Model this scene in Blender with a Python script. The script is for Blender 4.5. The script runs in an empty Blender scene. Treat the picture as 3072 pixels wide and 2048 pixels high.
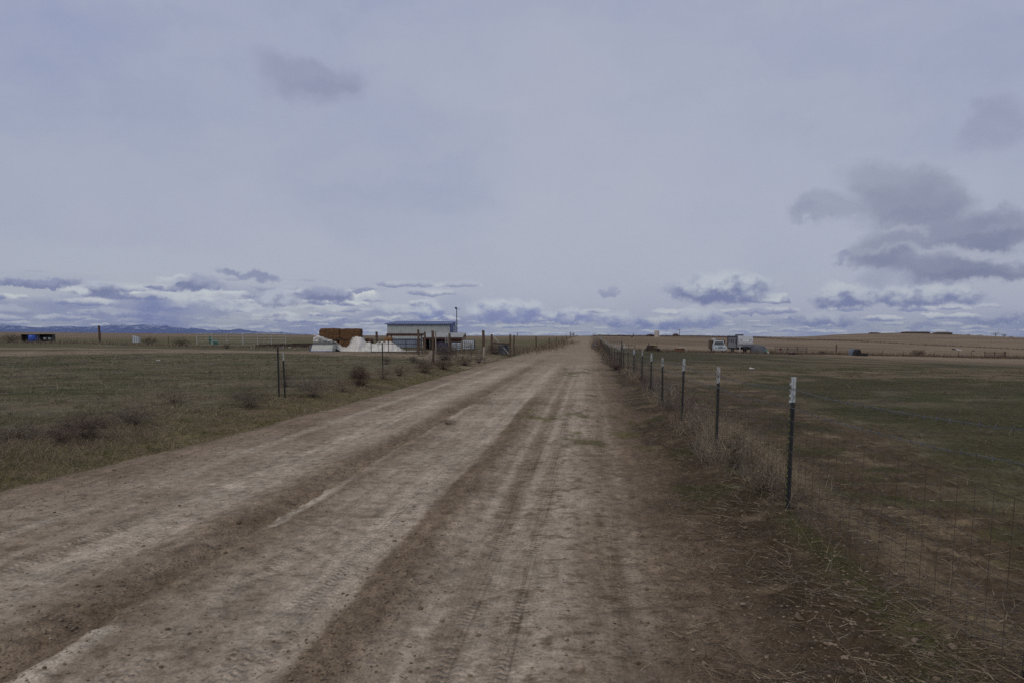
import bpy, math, random
import numpy as np
from mathutils import Vector, Matrix

random.seed(7)
C = bpy.context.scene.collection
R = math.radians
sc = bpy.context.scene

# ------------------------------------------------------------------ camera
FPX, PITCH, EYE, HORI = 2133.0, R(7.0), 1.7, 1003.0       # focal length in photo pixels, tilt, eye height, horizon row
YPP = HORI + FPX * math.tan(PITCH)
cam_data = bpy.data.cameras.new('camera')
cam_data.sensor_width = 36.0
cam_data.lens = FPX / 3072.0 * 36.0
cam_data.shift_y = (YPP - 1024.0) / 3072.0
cam_data.clip_start, cam_data.clip_end = 0.05, 60000.0
cam = bpy.data.objects.new('camera', cam_data)
C.objects.link(cam)
cam.location = (0, 0, EYE)
cam.rotation_euler = (math.pi / 2 - PITCH, 0, 0)
sc.camera = cam

# ------------------------------------------------------------------ colour management, sun
sc.view_settings.view_transform = 'Standard'
sc.view_settings.look = 'None'
sc.view_settings.exposure = 0.0
sc.view_settings.gamma = 1.0
sc.view_settings.use_curve_mapping = False
sc.cycles.max_bounces = 5
sc.cycles.diffuse_bounces = 2
sc.cycles.volume_bounces = 0
sc.cycles.use_denoising = False                            # the photograph has its own fine grain
SUN_EL, SUN_AZ = R(42), R(215)                            # azimuth clockwise from +Y (up the road)
sun_data = bpy.data.lights.new('sun', 'SUN')
sun_data.energy = 1.0
sun_data.angle = R(14)
sun_data.color = (1.0, 0.90, 0.74)
sun = bpy.data.objects.new('sun', sun_data)
C.objects.link(sun)
sd = Vector((math.sin(SUN_AZ) * math.cos(SUN_EL), math.cos(SUN_AZ) * math.cos(SUN_EL), math.sin(SUN_EL)))
sun.rotation_euler = sd.to_track_quat('Z', 'Y').to_euler()
sun.location = (0, 0, 50)


def pix_dir(px, py):
    a = (px - 1536.0) / FPX
    b = -(py - YPP) / FPX
    return Vector((a, math.cos(PITCH) + b * math.sin(PITCH), -math.sin(PITCH) + b * math.cos(PITCH)))


# ------------------------------------------------------------------ world: overcast sky with cloud banks
class NT:
    def __init__(s, tree):
        s.t = tree
        s.n = tree.nodes
        s.l = tree.links

    def put(s, sock, v):
        if isinstance(v, bpy.types.NodeSocket):
            s.l.new(v, sock)
        elif v is not None:
            if isinstance(v, (tuple, list)) and sock.type == 'RGBA' and len(v) == 3:
                v = (*v, 1)
            sock.default_value = v

    def m(s, op, a, b=None, c=None, clamp=False):
        n = s.n.new('ShaderNodeMath')
        n.operation = op
        n.use_clamp = clamp
        s.put(n.inputs[0], a)
        s.put(n.inputs[1], b)
        s.put(n.inputs[2], c)
        return n.outputs[0]

    def v(s, op, a, b=None):
        n = s.n.new('ShaderNodeVectorMath')
        n.operation = op
        s.put(n.inputs[0], a)
        s.put(n.inputs[1], b)
        return n.outputs['Value'] if op in ('LENGTH', 'DOT_PRODUCT') else n.outputs[0]

    def mr(s, x, a, b, c=0.0, d=1.0, smooth=False):
        n = s.n.new('ShaderNodeMapRange')
        n.interpolation_type = 'SMOOTHSTEP' if smooth else 'LINEAR'
        for i, q in enumerate((x, a, b, c, d)):
            s.put(n.inputs[i], q)
        return n.outputs[0]

    def noise(s, vec, scale, detail=4.0, rough=0.55, color=False, dist=0.0):
        n = s.n.new('ShaderNodeTexNoise')
        s.put(n.inputs['Vector'], vec)
        n.inputs['Scale'].default_value = scale
        n.inputs['Detail'].default_value = detail
        n.inputs['Roughness'].default_value = rough
        n.inputs['Distortion'].default_value = dist
        return n.outputs[1 if color else 0]

    def mix(s, f, a, b, mode='MIX'):
        n = s.n.new('ShaderNodeMix')
        n.data_type = 'RGBA'
        n.blend_type = mode
        s.put(n.inputs[0], f)
        s.put(n.inputs[6], a)
        s.put(n.inputs[7], b)
        return n.outputs[2]

    def xyz(s, x, y, z=0.0):
        n = s.n.new('ShaderNodeCombineXYZ')
        for i, q in enumerate((x, y, z)):
            s.put(n.inputs[i], q)
        return n.outputs[0]

    def sep(s, vec):
        n = s.n.new('ShaderNodeSeparateXYZ')
        s.put(n.inputs[0], vec)
        return n.outputs


def srgb(r, g, b):
    f = lambda c: (c / 255.0 / 12.92) if c <= 10.3 else ((c / 255.0 + 0.055) / 1.055) ** 2.4
    return (f(r), f(g), f(b))


SKY = dict(top=(153, 160, 189), mid=(163, 168, 189), low=(175, 179, 192))
world = bpy.data.worlds.new('World')
sc.world = world
world.use_nodes = True
wt = NT(world.node_tree)
wt.n.clear()
lin = lambda t: srgb(*t)
tc = wt.n.new('ShaderNodeTexCoord')
dx, dy, dz = wt.sep(tc.outputs['Generated'])
az = wt.m('ARCTAN2', dx, dy)
el = wt.m('ARCSINE', dz)
P = wt.xyz(az, el)
lin = lambda t: srgb(*t)
wA = wt.v('SUBTRACT', wt.noise(P, 9.0, 5.0, 0.6, True), (0.5, 0.5, 0.5))
wB = wt.v('SUBTRACT', wt.noise(P, 34.0, 5.0, 0.65, True), (0.5, 0.5, 0.5))
Pw = wt.v('ADD', wt.v('ADD', P, wt.v('MULTIPLY', wA, (0.13, 0.075, 0))), wt.v('MULTIPLY', wB, (0.035, 0.028, 0)))       # soft, large warp for the high grey clouds
Ps = wt.v('ADD', P, wt.v('MULTIPLY', wB, (0.040, 0.030, 0)))      # small warp for the cumulus
veil = wt.noise(wt.v('MULTIPLY', Pw, (1.0, 2.4, 1.0)), 2.2, 4.0, 0.5)
base = wt.mix(wt.mr(el, 0.06, 0.42, smooth=True), lin(SKY['mid']), lin(SKY['top']))
base = wt.mix(wt.mr(el, 0.0, 0.16, 0.75, 0.0, True), base, lin(SKY['low']))
base = wt.mix(wt.mr(az, -0.5, 0.5, 0.0, 0.35, True), base, lin((167, 170, 189)))
base = wt.mix(wt.mr(veil, 0.38, 0.62, 0.0, 0.5, True), base, lin((169, 172, 191)))
base = wt.mix(wt.mr(veil, 0.30, 0.50, 0.28, 0.0, True), base, lin((144, 151, 182)))
fine = wt.noise(wt.v('MULTIPLY', Pw, (1.0, 2.0, 1.0)), 8.0, 5.0, 0.6)
base = wt.mix(wt.mr(fine, 0.32, 0.68, 0.0, 0.30, True), base, lin((178, 181, 195)))
base = wt.mix(wt.mr(wt.v('LENGTH', wt.v('MULTIPLY', wt.v('SUBTRACT', Pw, (0.0, 0.16, 0)), (1.2, 2.4, 0))), 0.0, 1.0, 0.45, 0.0, True), base, lin((184, 186, 197)))


def ang(px, py, rx, ry):
    d = pix_dir(px, py)
    a = math.atan2(d.x, d.y)
    e = math.asin(d.z / d.length)
    return a, e, rx * math.cos(a) ** 2 / FPX, ry * math.cos(a) / FPX


def soft_cloud(col, px, py, rx, ry, strength, tone, P=Pw, hard=0.3):
    a, e, ra, re = ang(px, py, rx, ry)
    d = wt.v('LENGTH', wt.v('MULTIPLY', wt.v('SUBTRACT', P, (a, e, 0)), (1 / ra, 1 / re, 0)))
    k = wt.m('MULTIPLY', wt.mr(d, 1.15, hard, 0.0, strength, True), wt.mr(fine, 0.34, 0.66, 1.0, 0.68, True))
    return wt.mix(k, col, lin(tone))


def cumulus(col, px, py, rx, ry, strength, dark=(118, 124, 160), light=(182, 186, 200)):
    a, e, ra, re = ang(px, py + ry * 0.12, rx * 1.12, ry * 1.45)
    q = wt.sep(wt.v('MULTIPLY', wt.v('SUBTRACT', Ps, (a, e, 0)), (1 / ra, 1 / re, 0)))
    ev = wt.m('MAXIMUM', q[1], wt.m('MULTIPLY', q[1], -1.9))
    d = wt.v('LENGTH', wt.xyz(q[0], ev))
    dens = wt.mr(d, 1.08, 0.62, 0.0, strength, True)
    sh = wt.m('ADD', q[1], wt.mr(cn0, 0.3, 0.7, -0.55, 0.55))
    return wt.mix(dens, col, wt.mix(wt.mr(sh, -0.40, 0.75, smooth=True), lin(dark), lin(light)))


base = wt.mix(wt.mr(el, 0.62, 0.95, 0.0, 0.9, True), base, lin((184, 181, 176)))      # unseen neutral grey cloud overhead, added to make the ground light less blue
# high grey patches
for a in [(935, 228, 190, 66, 0.65, (143, 146, 171)), (3000, 350, 130, 90, 0.6, (138, 141, 166)),
          (1180, 520, 420, 230, 0.30, (143, 151, 184)), (1500, 640, 480, 110, 0.25, (174, 178, 194)),
          (400, 790, 620, 70, 0.6, (177, 181, 194)),
          (2660, 535, 170, 72, 0.85, (144, 147, 167)), (2790, 560, 120, 60, 0.6, (146, 149, 169)),
          (2720, 630, 210, 80, 0.9, (139, 142, 163)), (2475, 632, 120, 44, 0.7, (143, 146, 168)), (2430, 655, 70, 22, 0.5, (143, 146, 168)),
          (2960, 705, 360, 62, 0.95, (131, 134, 157)), (2800, 690, 160, 50, 0.5, (133, 136, 159)),
          (2660, 770, 120, 66, 0.95, (138, 141, 163)), (2830, 770, 270, 30, 0.8, (170, 173, 187)), (2700, 700, 60, 16, 0.6, (170, 173, 187)), (3040, 860, 160, 24, 0.5, (172, 175, 188)),
          (2900, 815, 280, 40, 1.0, (126, 129, 155)), (2740, 795, 190, 34, 0.8, (131, 134, 159)),
          (2545, 784, 48, 13, 0.8, (130, 134, 165)), (735, 808, 62, 14, 0.95, (122, 128, 163)),
          (2720, 852, 190, 26, 0.6, (143, 147, 172)), (2990, 722, 300, 26, 0.7, (120, 123, 151)), (2960, 824, 250, 18, 0.75, (116, 119, 148)),
          (2650, 800, 90, 30, 0.6, (122, 125, 153)), (2740, 640, 120, 34, 0.5, (128, 131, 156)), (960, 240, 110, 22, 0.4, (136, 140, 166)),
          (60, 60, 420, 160, 0.35, (143, 151, 186)), (1250, 600, 260, 60, 0.30, (148, 154, 182)), (1780, 160, 420, 120, 0.35, (176, 179, 194))]:
    base = soft_cloud(base, *a, hard=0.45)

# low cumulus fields near the horizon, three ranks: the farthest first
cn0 = wt.noise(wt.v('MULTIPLY', P, (1.0, 1.3, 1.0)), 42.0, 4.0, 0.55)
lowf = wt.noise(P, 5.0, 2.0, 0.5)
Q = wt.v('MULTIPLY', wt.v('ADD', P, wt.v('MULTIPLY', wB, (0.03, 0.012, 0))), (9.0, 24.0, 1.0))
fill = wt.noise(Q, 1.0, 5.0, 0.55)
topn = wt.mr(az, -0.45, 0.05, 0.066, 0.022, True)
fillm = wt.m('MULTIPLY', wt.mr(fill, 0.42, 0.56, 0.0, 0.85, True), wt.mr(wt.m('DIVIDE', el, topn), 0.7, 1.15, 1.0, 0.0, True))
base = wt.mix(wt.mr(wt.m('DIVIDE', el, topn), 0.2, 1.4, 0.75, 0.0, True), base, lin((184, 187, 190)))
base = wt.mix(fillm, base, wt.mix(wt.mr(fill, 0.45, 0.68, 0.0, 1.0, True), lin((164, 169, 190)), lin((136, 143, 174))))


def rank(col, ax, ex, off, e0, e1, e2, e3, thr_l, thr_r, dark, light, seed):
    """one rank of flat-based cumulus: voronoi cells carry the puffs, noise breaks their outline"""
    pw = wt.v('ADD', P, wt.v('MULTIPLY', wt.v('SUBTRACT', wt.noise(P, ax * 3.0, 4.0, 0.62, True), (0.5, 0.5, 0.5)), (0.75 / ax, 0.55 / ex, 0)))
    q_ = wt.v('ADD', wt.v('MULTIPLY', pw, (ax, ex, 0)), (off, off * 0.37, 0))
    vn = wt.n.new('ShaderNodeTexVoronoi')
    vn.voronoi_dimensions = '2D'
    vn.inputs['Scale'].default_value = 1.0
    vn.inputs['Randomness'].default_value = 0.85
    wt.put(vn.inputs['Vector'], q_)
    lc = wt.sep(wt.v('SUBTRACT', q_, vn.outputs['Position']))
    rnd = wt.sep(vn.outputs['Color'])
    size = wt.mr(rnd[0], 0.0, 1.0, 0.55, 1.15)
    ev = wt.m('MAXIMUM', wt.m('MULTIPLY', lc[1], 2.0), wt.m('MULTIPLY', lc[1], -4.2))
    d = wt.m('DIVIDE', wt.v('LENGTH', wt.xyz(wt.m('MULTIPLY', lc[0], 1.45), ev)), size)
    keep = wt.m('LESS_THAN', wt.m('SUBTRACT', rnd[1], wt.mr(lowf, 0.35, 0.65, -0.15, 0.15)), wt.mr(az, -0.35, 0.1, thr_l, thr_r, True))
    win = wt.m('MULTIPLY', wt.mr(el, e0, e1, 0, 1, True), wt.mr(el, e2, e3, 1, 0, True))
    dens = wt.m('MULTIPLY', wt.m('MULTIPLY', wt.mr(d, 0.95, 0.66, 0.0, 0.93, True), keep), win)
    sh = wt.m('ADD', wt.m('MULTIPLY', lc[1], 2.6), wt.mr(cn0, 0.3, 0.7, -0.6, 0.6))
    return wt.mix(dens, col, wt.mix(wt.mr(sh, -0.40, 0.55, smooth=True), lin(dark), lin(light)))


base = rank(base, 34.0, 118.0, 3.1, -0.01, 0.0, 0.016, 0.026, 0.85, 0.75, (146, 153, 184), (204, 206, 206), 1)
base = rank(base, 23.0, 74.0, 7.7, 0.006, 0.012, 0.028, 0.040, 0.8, 0.42, (134, 141, 175), (206, 208, 211), 2)
base = rank(base, 15.0, 48.0, 1.3, 0.018, 0.028, 0.050, 0.066, 0.85, 0.02, (124, 131, 167), (208, 210, 212), 3)
base = rank(base, 10.0, 42.0, 5.9, 0.030, 0.040, 0.060, 0.076, 0.6, 0.0, (124, 130, 165), (200, 203, 208), 4)
base = soft_cloud(base, 1374, 915, 62, 34, 1.0, (166, 171, 190), P, 0.6)
# rain-dark shelf low on the left
base = soft_cloud(base, 150, 925, 520, 40, 0.6, (126, 134, 172), Ps)
base = soft_cloud(base, 480, 950, 130, 66, 0.8, (112, 122, 170), Ps)
base = soft_cloud(base, 640, 905, 160, 22, 0.7, (190, 194, 204), Ps)
for a in [(595, 855, 92, 26, 0.95, (118, 124, 160), (160, 164, 186)), (110, 850, 140, 15, 0.9, (116, 122, 160), (140, 145, 176)),
          (310, 868, 75, 20, 0.85), (520, 835, 60, 16, 0.8, (176, 180, 194), (200, 203, 208)), (830, 900, 70, 24, 0.85), (985, 888, 95, 20, 0.9, (118, 124, 160), (150, 155, 182)),
          (1100, 898, 40, 22, 0.95, (184, 188, 198), (214, 215, 214)), (1090, 876, 34, 6, 0.85, (124, 130, 165), (140, 145, 176)),
          (462, 862, 28, 7, 0.85, (122, 128, 164), (140, 145, 176)), (1290, 934, 48, 30, 0.95, (124, 134, 178), (196, 200, 208)),
          (1520, 940, 125, 36, 0.95, (126, 135, 178), (198, 202, 210)), (1700, 952, 80, 20, 0.9, (126, 135, 178), (194, 198, 208)),
          (1860, 964, 76, 24, 0.9, (124, 133, 176), (192, 196, 206)), (1980, 974, 62, 26, 0.95, (118, 128, 174), (202, 205, 208)),
          (2095, 960, 80, 36, 0.85, (128, 136, 176), (190, 194, 204)), (2060, 872, 80, 20, 0.75, (132, 138, 170), (160, 164, 186)),
          (2175, 872, 150, 50, 0.97, (112, 119, 158), (190, 194, 203)), (2260, 940, 95, 9, 0.8, (124, 131, 168), (150, 155, 182)),
          (2540, 900, 108, 38, 0.97, (114, 121, 160), (184, 188, 199)), (2770, 892, 185, 34, 0.95, (118, 125, 162), (188, 192, 201)), (2520, 868, 60, 16, 0.6, (180, 184, 196), (194, 197, 204)), (560, 890, 170, 16, 0.7, (184, 188, 198), (204, 207, 211)), (760, 925, 120, 16, 0.6, (176, 181, 196), (202, 205, 210)), (1180, 925, 60, 14, 0.7, (176, 181, 196), (202, 205, 210)),
          (1828, 873, 30, 15, 0.7, (134, 139, 170), (150, 154, 180)), (2470, 964, 95, 22, 0.9, (120, 128, 168), (184, 188, 199)),
          (2990, 952, 90, 18, 0.8, (122, 130, 166), (168, 172, 190)), (2780, 980, 60, 10, 0.6, (128, 135, 170), (160, 165, 186))]:
    base = cumulus(base, *a)
sky = wt.n.new('ShaderNodeTexSky')
sky.sky_type = 'NISHITA'
sky.sun_disc = False
sky.sun_elevation = SUN_EL
sky.sun_rotation = SUN_AZ
bg = wt.n.new('ShaderNodeBackground')
bg.inputs['Strength'].default_value = 0.1
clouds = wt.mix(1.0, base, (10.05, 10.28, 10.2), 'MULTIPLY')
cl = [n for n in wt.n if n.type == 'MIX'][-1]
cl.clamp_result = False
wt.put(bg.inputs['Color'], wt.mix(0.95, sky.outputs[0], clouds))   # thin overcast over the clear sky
wo = wt.n.new('ShaderNodeOutputWorld')
wt.l.new(bg.outputs[0], wo.inputs[0])


# ------------------------------------------------------------------ numpy noise
def _hash(ix, iy, seed):
    h = (ix.astype(np.int64) * 374761393 + iy.astype(np.int64) * 668265263 + seed * 1442695041) & 0xffffffff
    h = ((h ^ (h >> 13)) * 1274126177) & 0xffffffff
    return ((h ^ (h >> 16)) & 0xffff) / 65535.0


def vnoise(x, y, seed=0):
    x = np.asarray(x, float)
    y = np.asarray(y, float)
    ix, iy = np.floor(x), np.floor(y)
    fx, fy = x - ix, y - iy
    fx, fy = fx * fx * (3 - 2 * fx), fy * fy * (3 - 2 * fy)
    a, b = _hash(ix, iy, seed), _hash(ix + 1, iy, seed)
    c, d = _hash(ix, iy + 1, seed), _hash(ix + 1, iy + 1, seed)
    return (a * (1 - fx) + b * fx) * (1 - fy) + (c * (1 - fx) + d * fx) * fy


def fbm(x, y, seed=0, o=4):
    s, a, t = 0.0, 0.5, 0.0
    for i in range(o):
        s = s + a * vnoise(x * 2 ** i + 13.7 * i, y * 2 ** i - 7.1 * i, seed + i)
        t += a
        a *= 0.5
    return s / t


def sst(x, a, b):
    t = np.clip((x - a) / (b - a), 0, 1)
    return t * t * (3 - 2 * t)


# ------------------------------------------------------------------ terrain
SLOPE = 0.108
road_u = lambda x, y: x - SLOPE * y
SKYX = [-3000, 0, 450, 700, 900, 1080, 1420, 1600, 1735, 1775, 1800, 2000, 2100, 2300, 2400, 2460, 2500, 2600, 2700, 2750, 2850, 2950, 3072, 3600, 6000]
SKYY = [990, 995.5, 1000, 1001, 1004, 1006, 1007, 1007, 1007, 1007, 1005, 1006, 1007, 1010, 1010.5, 1007.5, 1004, 1000.5, 998, 998, 1002, 1007, 1012, 1016, 1010]
RCX = [-3000, 0, 900, 1400, 1650, 1775, 1850, 2000, 2300, 2750, 3072, 6000]
RCR = [1500, 1500, 1500, 900, 420, 380, 400, 450, 600, 620, 620, 620]


def left_edge(y, x=0):
    return -5.95 - 0.9 * np.exp(-np.maximum(y - 5, 0) / 4.0) + 0.35 * (fbm(y * 0.35, y * 0 + 3.3, 5) - 0.5)


def terrain(x, y, fine=True):
    x = np.asarray(x, float)
    y = np.asarray(y, float)
    ys = np.maximum(y, 1.0)
    px = 1536 + FPX * x / (ys * math.cos(PITCH))
    r = np.maximum(np.hypot(x, y), 0.1)
    u = road_u(x, y)
    w = np.clip((px - 1800) / 1250, 0, 1.15) ** 0.6
    zn = -2.6 * sst(r, 30, 140) * w
    wl = np.clip((900 - px) / 900, 0, 1.3)
    zn = zn + 0.7 * sst(r, 35, 110) * wl ** 1.2
    zn = zn - 0.3 * sst(y, 28, 48) * (1 - sst(y, 60, 100)) * sst(u, 0.8, 2.0)
    zn = np.where(y < 1, np.where(r < 60, zn * 0, 0), zn)
    e = (HORI - np.interp(px, SKYX, SKYY)) / FPX * math.cos(PITCH) ** 2
    rc = np.interp(px, RCX, RCR)
    r0 = 0.35 * rc
    s = sst(r, r0, rc)
    z = np.where(r < rc, (1 - s) * zn + s * (EYE + e * ys), EYE + e * ys * np.minimum(1, rc / r) - np.minimum((r - rc) * 0.02, 60))
    z = np.where(y < 1, zn, z)
    # verges, ruts and berms beside and across the road
    if fine:
        near = 1 - sst(r, 60, 160)
        le = left_edge(y)
        g = lambda c, wd: np.exp(-((u - c) / wd) ** 2)
        wob = 0.12 * (fbm(y * 0.5, y * 0 + 9.1, 11) - 0.5)
        fadeA = 1 - sst(y, 17, 24)
        z = z + near * (-0.10 * sst(-(u - le), -0.2, 0.5) + 0.16 * sst(-(u - le), 0.5, 2.2))
        z = z + near * (0.10 * sst(u, 0.9, 1.8) * (1 - sst(u, 2.3, 3.2)) + 0.02 * sst(u, 2.3, 3.2))
        z = z + near * (-0.040 * g(-3.00 + wob, 0.14) + 0.014 * g(-2.72 + wob, 0.10) + 0.014 * g(-3.35 + wob, 0.16))
        z = z + near * fadeA * (0.022 * g(-1.32 + wob * 1.5, 0.15) - 0.010 * g(-1.62 + wob * 1.5, 0.10))
        z = z + near * (-0.018 * g(-0.75, 0.22) - 0.02 * g(0.3, 0.25) - 0.02 * g(-4.2, 0.5) - 0.012 * g(-2.1, 0.3))
        z = z + near * 0.03 * (fbm(x * 0.8, y * 0.5, 21) - 0.5)
        n2 = 1 - sst(r, 14, 30)
        rough = np.clip(g(-3.05, 0.3) + fadeA * g(-1.3, 0.25) + sst(u, 0.3, 1.0) + sst(-(u - le), -0.3, 0.3) + 0.35, 0, 1.3)
        z = z + n2 * rough * 0.026 * (fbm(x * 7, y * 7, 31, 3) - 0.5)
        lump = np.clip(fbm(x * 16, y * 16, 41, 2) - 0.56, 0, 1)
        z = z + n2 * rough * 0.085 * lump
    return z


def hit(px, py, fine=True):
    """the point of the terrain seen at a photo pixel"""
    d = pix_dir(px, py)
    t = np.geomspace(2.0, 2500.0, 6000)
    X, Y, Z = d.x * t, d.y * t, EYE + d.z * t
    fine = bool(py > 1085)
    below = Z < terrain(X, Y, fine)
    i = int(np.argmax(below)) if below.any() else len(t) - 1
    a, b = t[max(i - 1, 0)], t[i]
    for _ in range(25):
        m = (a + b) / 2
        if EYE + d.z * m < float(terrain(d.x * m, d.y * m, fine)):
            b = m
        else:
            a = m
    return Vector((d.x * b, d.y * b, float(terrain(d.x * b, d.y * b))))


def at(px, Y):
    """the ground point at depth Y under photo column px"""
    x = (px - 1536) / FPX * (Y * math.cos(PITCH) + EYE * math.sin(PITCH))
    return Vector((x, Y, float(terrain(x, Y))))


def zof(py, Y):
    d = pix_dir(1536, py)
    return EYE + d.z / d.y * Y


# ------------------------------------------------------------------ object helpers
def tag(o, label=None, cat=None, group=None, kind=None):
    for k, v in (('label', label), ('category', cat), ('group', group), ('kind', kind)):
        if v:
            o[k] = v
    return o


def empty(name, loc, label=None, cat=None, group=None, rz=0.0):
    o = bpy.data.objects.new(name, None)
    C.objects.link(o)
    o.location = loc
    o.rotation_euler = (0, 0, rz)
    o.empty_display_size = 0.2
    return tag(o, label, cat, group)


def copy_tree(o, parent=None):
    c = o.copy()
    C.objects.link(c)
    c.parent = parent
    for ch in list(o.children):
        copy_tree(ch, c)
    return c


class MB:
    """collects faces and links them as one mesh object"""

    def __init__(s):
        s.v, s.f, s.mi, s.k = [], [], [], 0

    def add(s, vs, fs):
        n = len(s.v)
        s.v += [tuple(p) for p in vs]
        s.f += [tuple(i + n for i in f) for f in fs]
        s.mi += [s.k] * len(fs)
        return s

    def mat(s, k):
        s.k = k
        return s

    def box(s, c, d, rx=0.0, ry=0.0, rz=0.0, taper=1.0):
        x, y, z = d[0] / 2, d[1] / 2, d[2] / 2
        M = Matrix.Rotation(rz, 3, 'Z') @ Matrix.Rotation(ry, 3, 'Y') @ Matrix.Rotation(rx, 3, 'X')
        vs = [Vector(c) + M @ Vector((a * x * (taper if q > 0 else 1), b * y * (taper if q > 0 else 1), q * z))
              for q in (-1, 1) for a, b in ((-1, -1), (1, -1), (1, 1), (-1, 1))]
        return s.add(vs, [(3, 2, 1, 0), (4, 5, 6, 7), (0, 1, 5, 4), (1, 2, 6, 5), (2, 3, 7, 6), (3, 0, 4, 7)])

    def tube(s, pts, r, n=8, r1=None, jit=0.0, cap=True):
        pts = [Vector(p) for p in pts]
        rings, m = [], len(pts)
        for i, p in enumerate(pts):
            t = (pts[min(i + 1, m - 1)] - pts[max(i - 1, 0)]).normalized()
            a = t.orthogonal().normalized() if abs(t.z) < 0.9 else Vector((1, 0, 0)).cross(t).normalized()
            b = t.cross(a)
            rr = r if r1 is None else r + (r1 - r) * i / (m - 1)
            rings += [p + (a * math.cos(q) + b * math.sin(q)) * rr * (1 + jit * (random.random() - 0.5))
                      for q in (2 * math.pi * k / n for k in range(n))]
        fs = [(i * n + k, i * n + (k + 1) % n, (i + 1) * n + (k + 1) % n, (i + 1) * n + k) for i in range(m - 1) for k in range(n)]
        if cap:
            fs += [tuple(range(n - 1, -1, -1)), tuple(range((m - 1) * n, m * n))]
        return s.add(rings, fs)

    def prism(s, poly, x0, x1):
        """polygon in (y, z) run along x"""
        n = len(poly)
        vs = [(x0, a, b) for a, b in poly] + [(x1, a, b) for a, b in poly]
        fs = [(i, (i + 1) % n, (i + 1) % n + n, i + n) for i in range(n)] + [tuple(range(n - 1, -1, -1)), tuple(range(n, 2 * n))]
        return s.add(vs, fs)

    def plate(s, poly, y0, y1):
        """polygon in (x, z) run along y"""
        n = len(poly)
        vs = [(a, y0, b) for a, b in poly] + [(a, y1, b) for a, b in poly]
        fs = [(i, (i + 1) % n, (i + 1) % n + n, i + n) for i in range(n)] + [tuple(range(n - 1, -1, -1)), tuple(range(n, 2 * n))]
        return s.add(vs, fs)

    def lathe(s, prof, n=20, c=(0, 0, 0), axis='Z'):
        vs = []
        for r, h in prof:
            for k in range(n):
                q = 2 * math.pi * k / n
                p = (r * math.cos(q), r * math.sin(q), h)
                if axis == 'X':
                    p = (p[2], p[0], p[1])
                vs.append((p[0] + c[0], p[1] + c[1], p[2] + c[2]))
        m = len(prof)
        fs = [(i * n + k, i * n + (k + 1) % n, (i + 1) * n + (k + 1) % n, (i + 1) * n + k) for i in range(m - 1) for k in range(n)]
        fs += [tuple(range(n - 1, -1, -1)), tuple(range((m - 1) * n, m * n))]
        return s.add(vs, fs)

    def build(s, name, mats, parent=None, smooth=False, loc=None, rz=0.0):
        me = bpy.data.meshes.new(name)
        me.from_pydata(s.v, [], s.f)
        for m in (mats if isinstance(mats, (list, tuple)) else [mats]):
            me.materials.append(m)
        me.polygons.foreach_set('material_index', s.mi)
        if smooth:
            me.polygons.foreach_set('use_smooth', [True] * len(s.f))
        me.update()
        o = bpy.data.objects.new(name, me)
        C.objects.link(o)
        if parent:
            o.parent = parent
        if loc is not None:
            o.location = loc
            o.rotation_euler = (0, 0, rz)
        return o


def material(name, col, rough=0.8, metal=0.0, scale=6.0, amt=0.25, bump=0.0, col2=None, stretch=(1, 1, 1), fine=40.0, spec=0.3):
    """paint / wood / metal with its own wear: two noises vary the base colour, one lifts the surface"""
    m = bpy.data.materials.new(name)
    m.use_nodes = True
    t = NT(m.node_tree)
    b = t.n['Principled BSDF']
    co = t.n.new('ShaderNodeTexCoord').outputs['Object']
    co = t.v('MULTIPLY', co, stretch)
    n1 = t.noise(co, scale, 5.0, 0.6)
    n2 = t.noise(co, fine, 3.0, 0.6)
    c2 = col2 or tuple(c * 0.55 for c in col)
    c = t.mix(t.mr(n1, 0.42, 0.68, 0, min(1, amt * 2.2), True), col, c2)
    c = t.mix(amt, c, t.mix(1.0, c, t.mr(n2, 0.25, 0.75, 0.6, 1.4), 'MULTIPLY'))
    t.put(b.inputs['Base Color'], c)
    b.inputs['Roughness'].default_value = rough
    b.inputs['Metallic'].default_value = metal
    b.inputs['Specular IOR Level'].default_value = spec
    if bump:
        bn = t.n.new('ShaderNodeBump')
        bn.inputs['Strength'].default_value = 0.8
        bn.inputs['Distance'].default_value = bump
        t.put(bn.inputs['Height'], n2)
        t.l.new(bn.outputs[0], b.inputs['Normal'])
    return m


def vcol_material(name, rough=0.9, scale=0.0, bump=0.0):
    m = bpy.data.materials.new(name)
    m.use_nodes = True
    t = NT(m.node_tree)
    b = t.n['Principled BSDF']
    a = t.n.new('ShaderNodeAttribute')
    a.attribute_name = 'Col'
    t.put(b.inputs['Base Color'], a.outputs['Color'])
    b.inputs['Roughness'].default_value = rough
    b.inputs['Specular IOR Level'].default_value = 0.15
    return m


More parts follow.
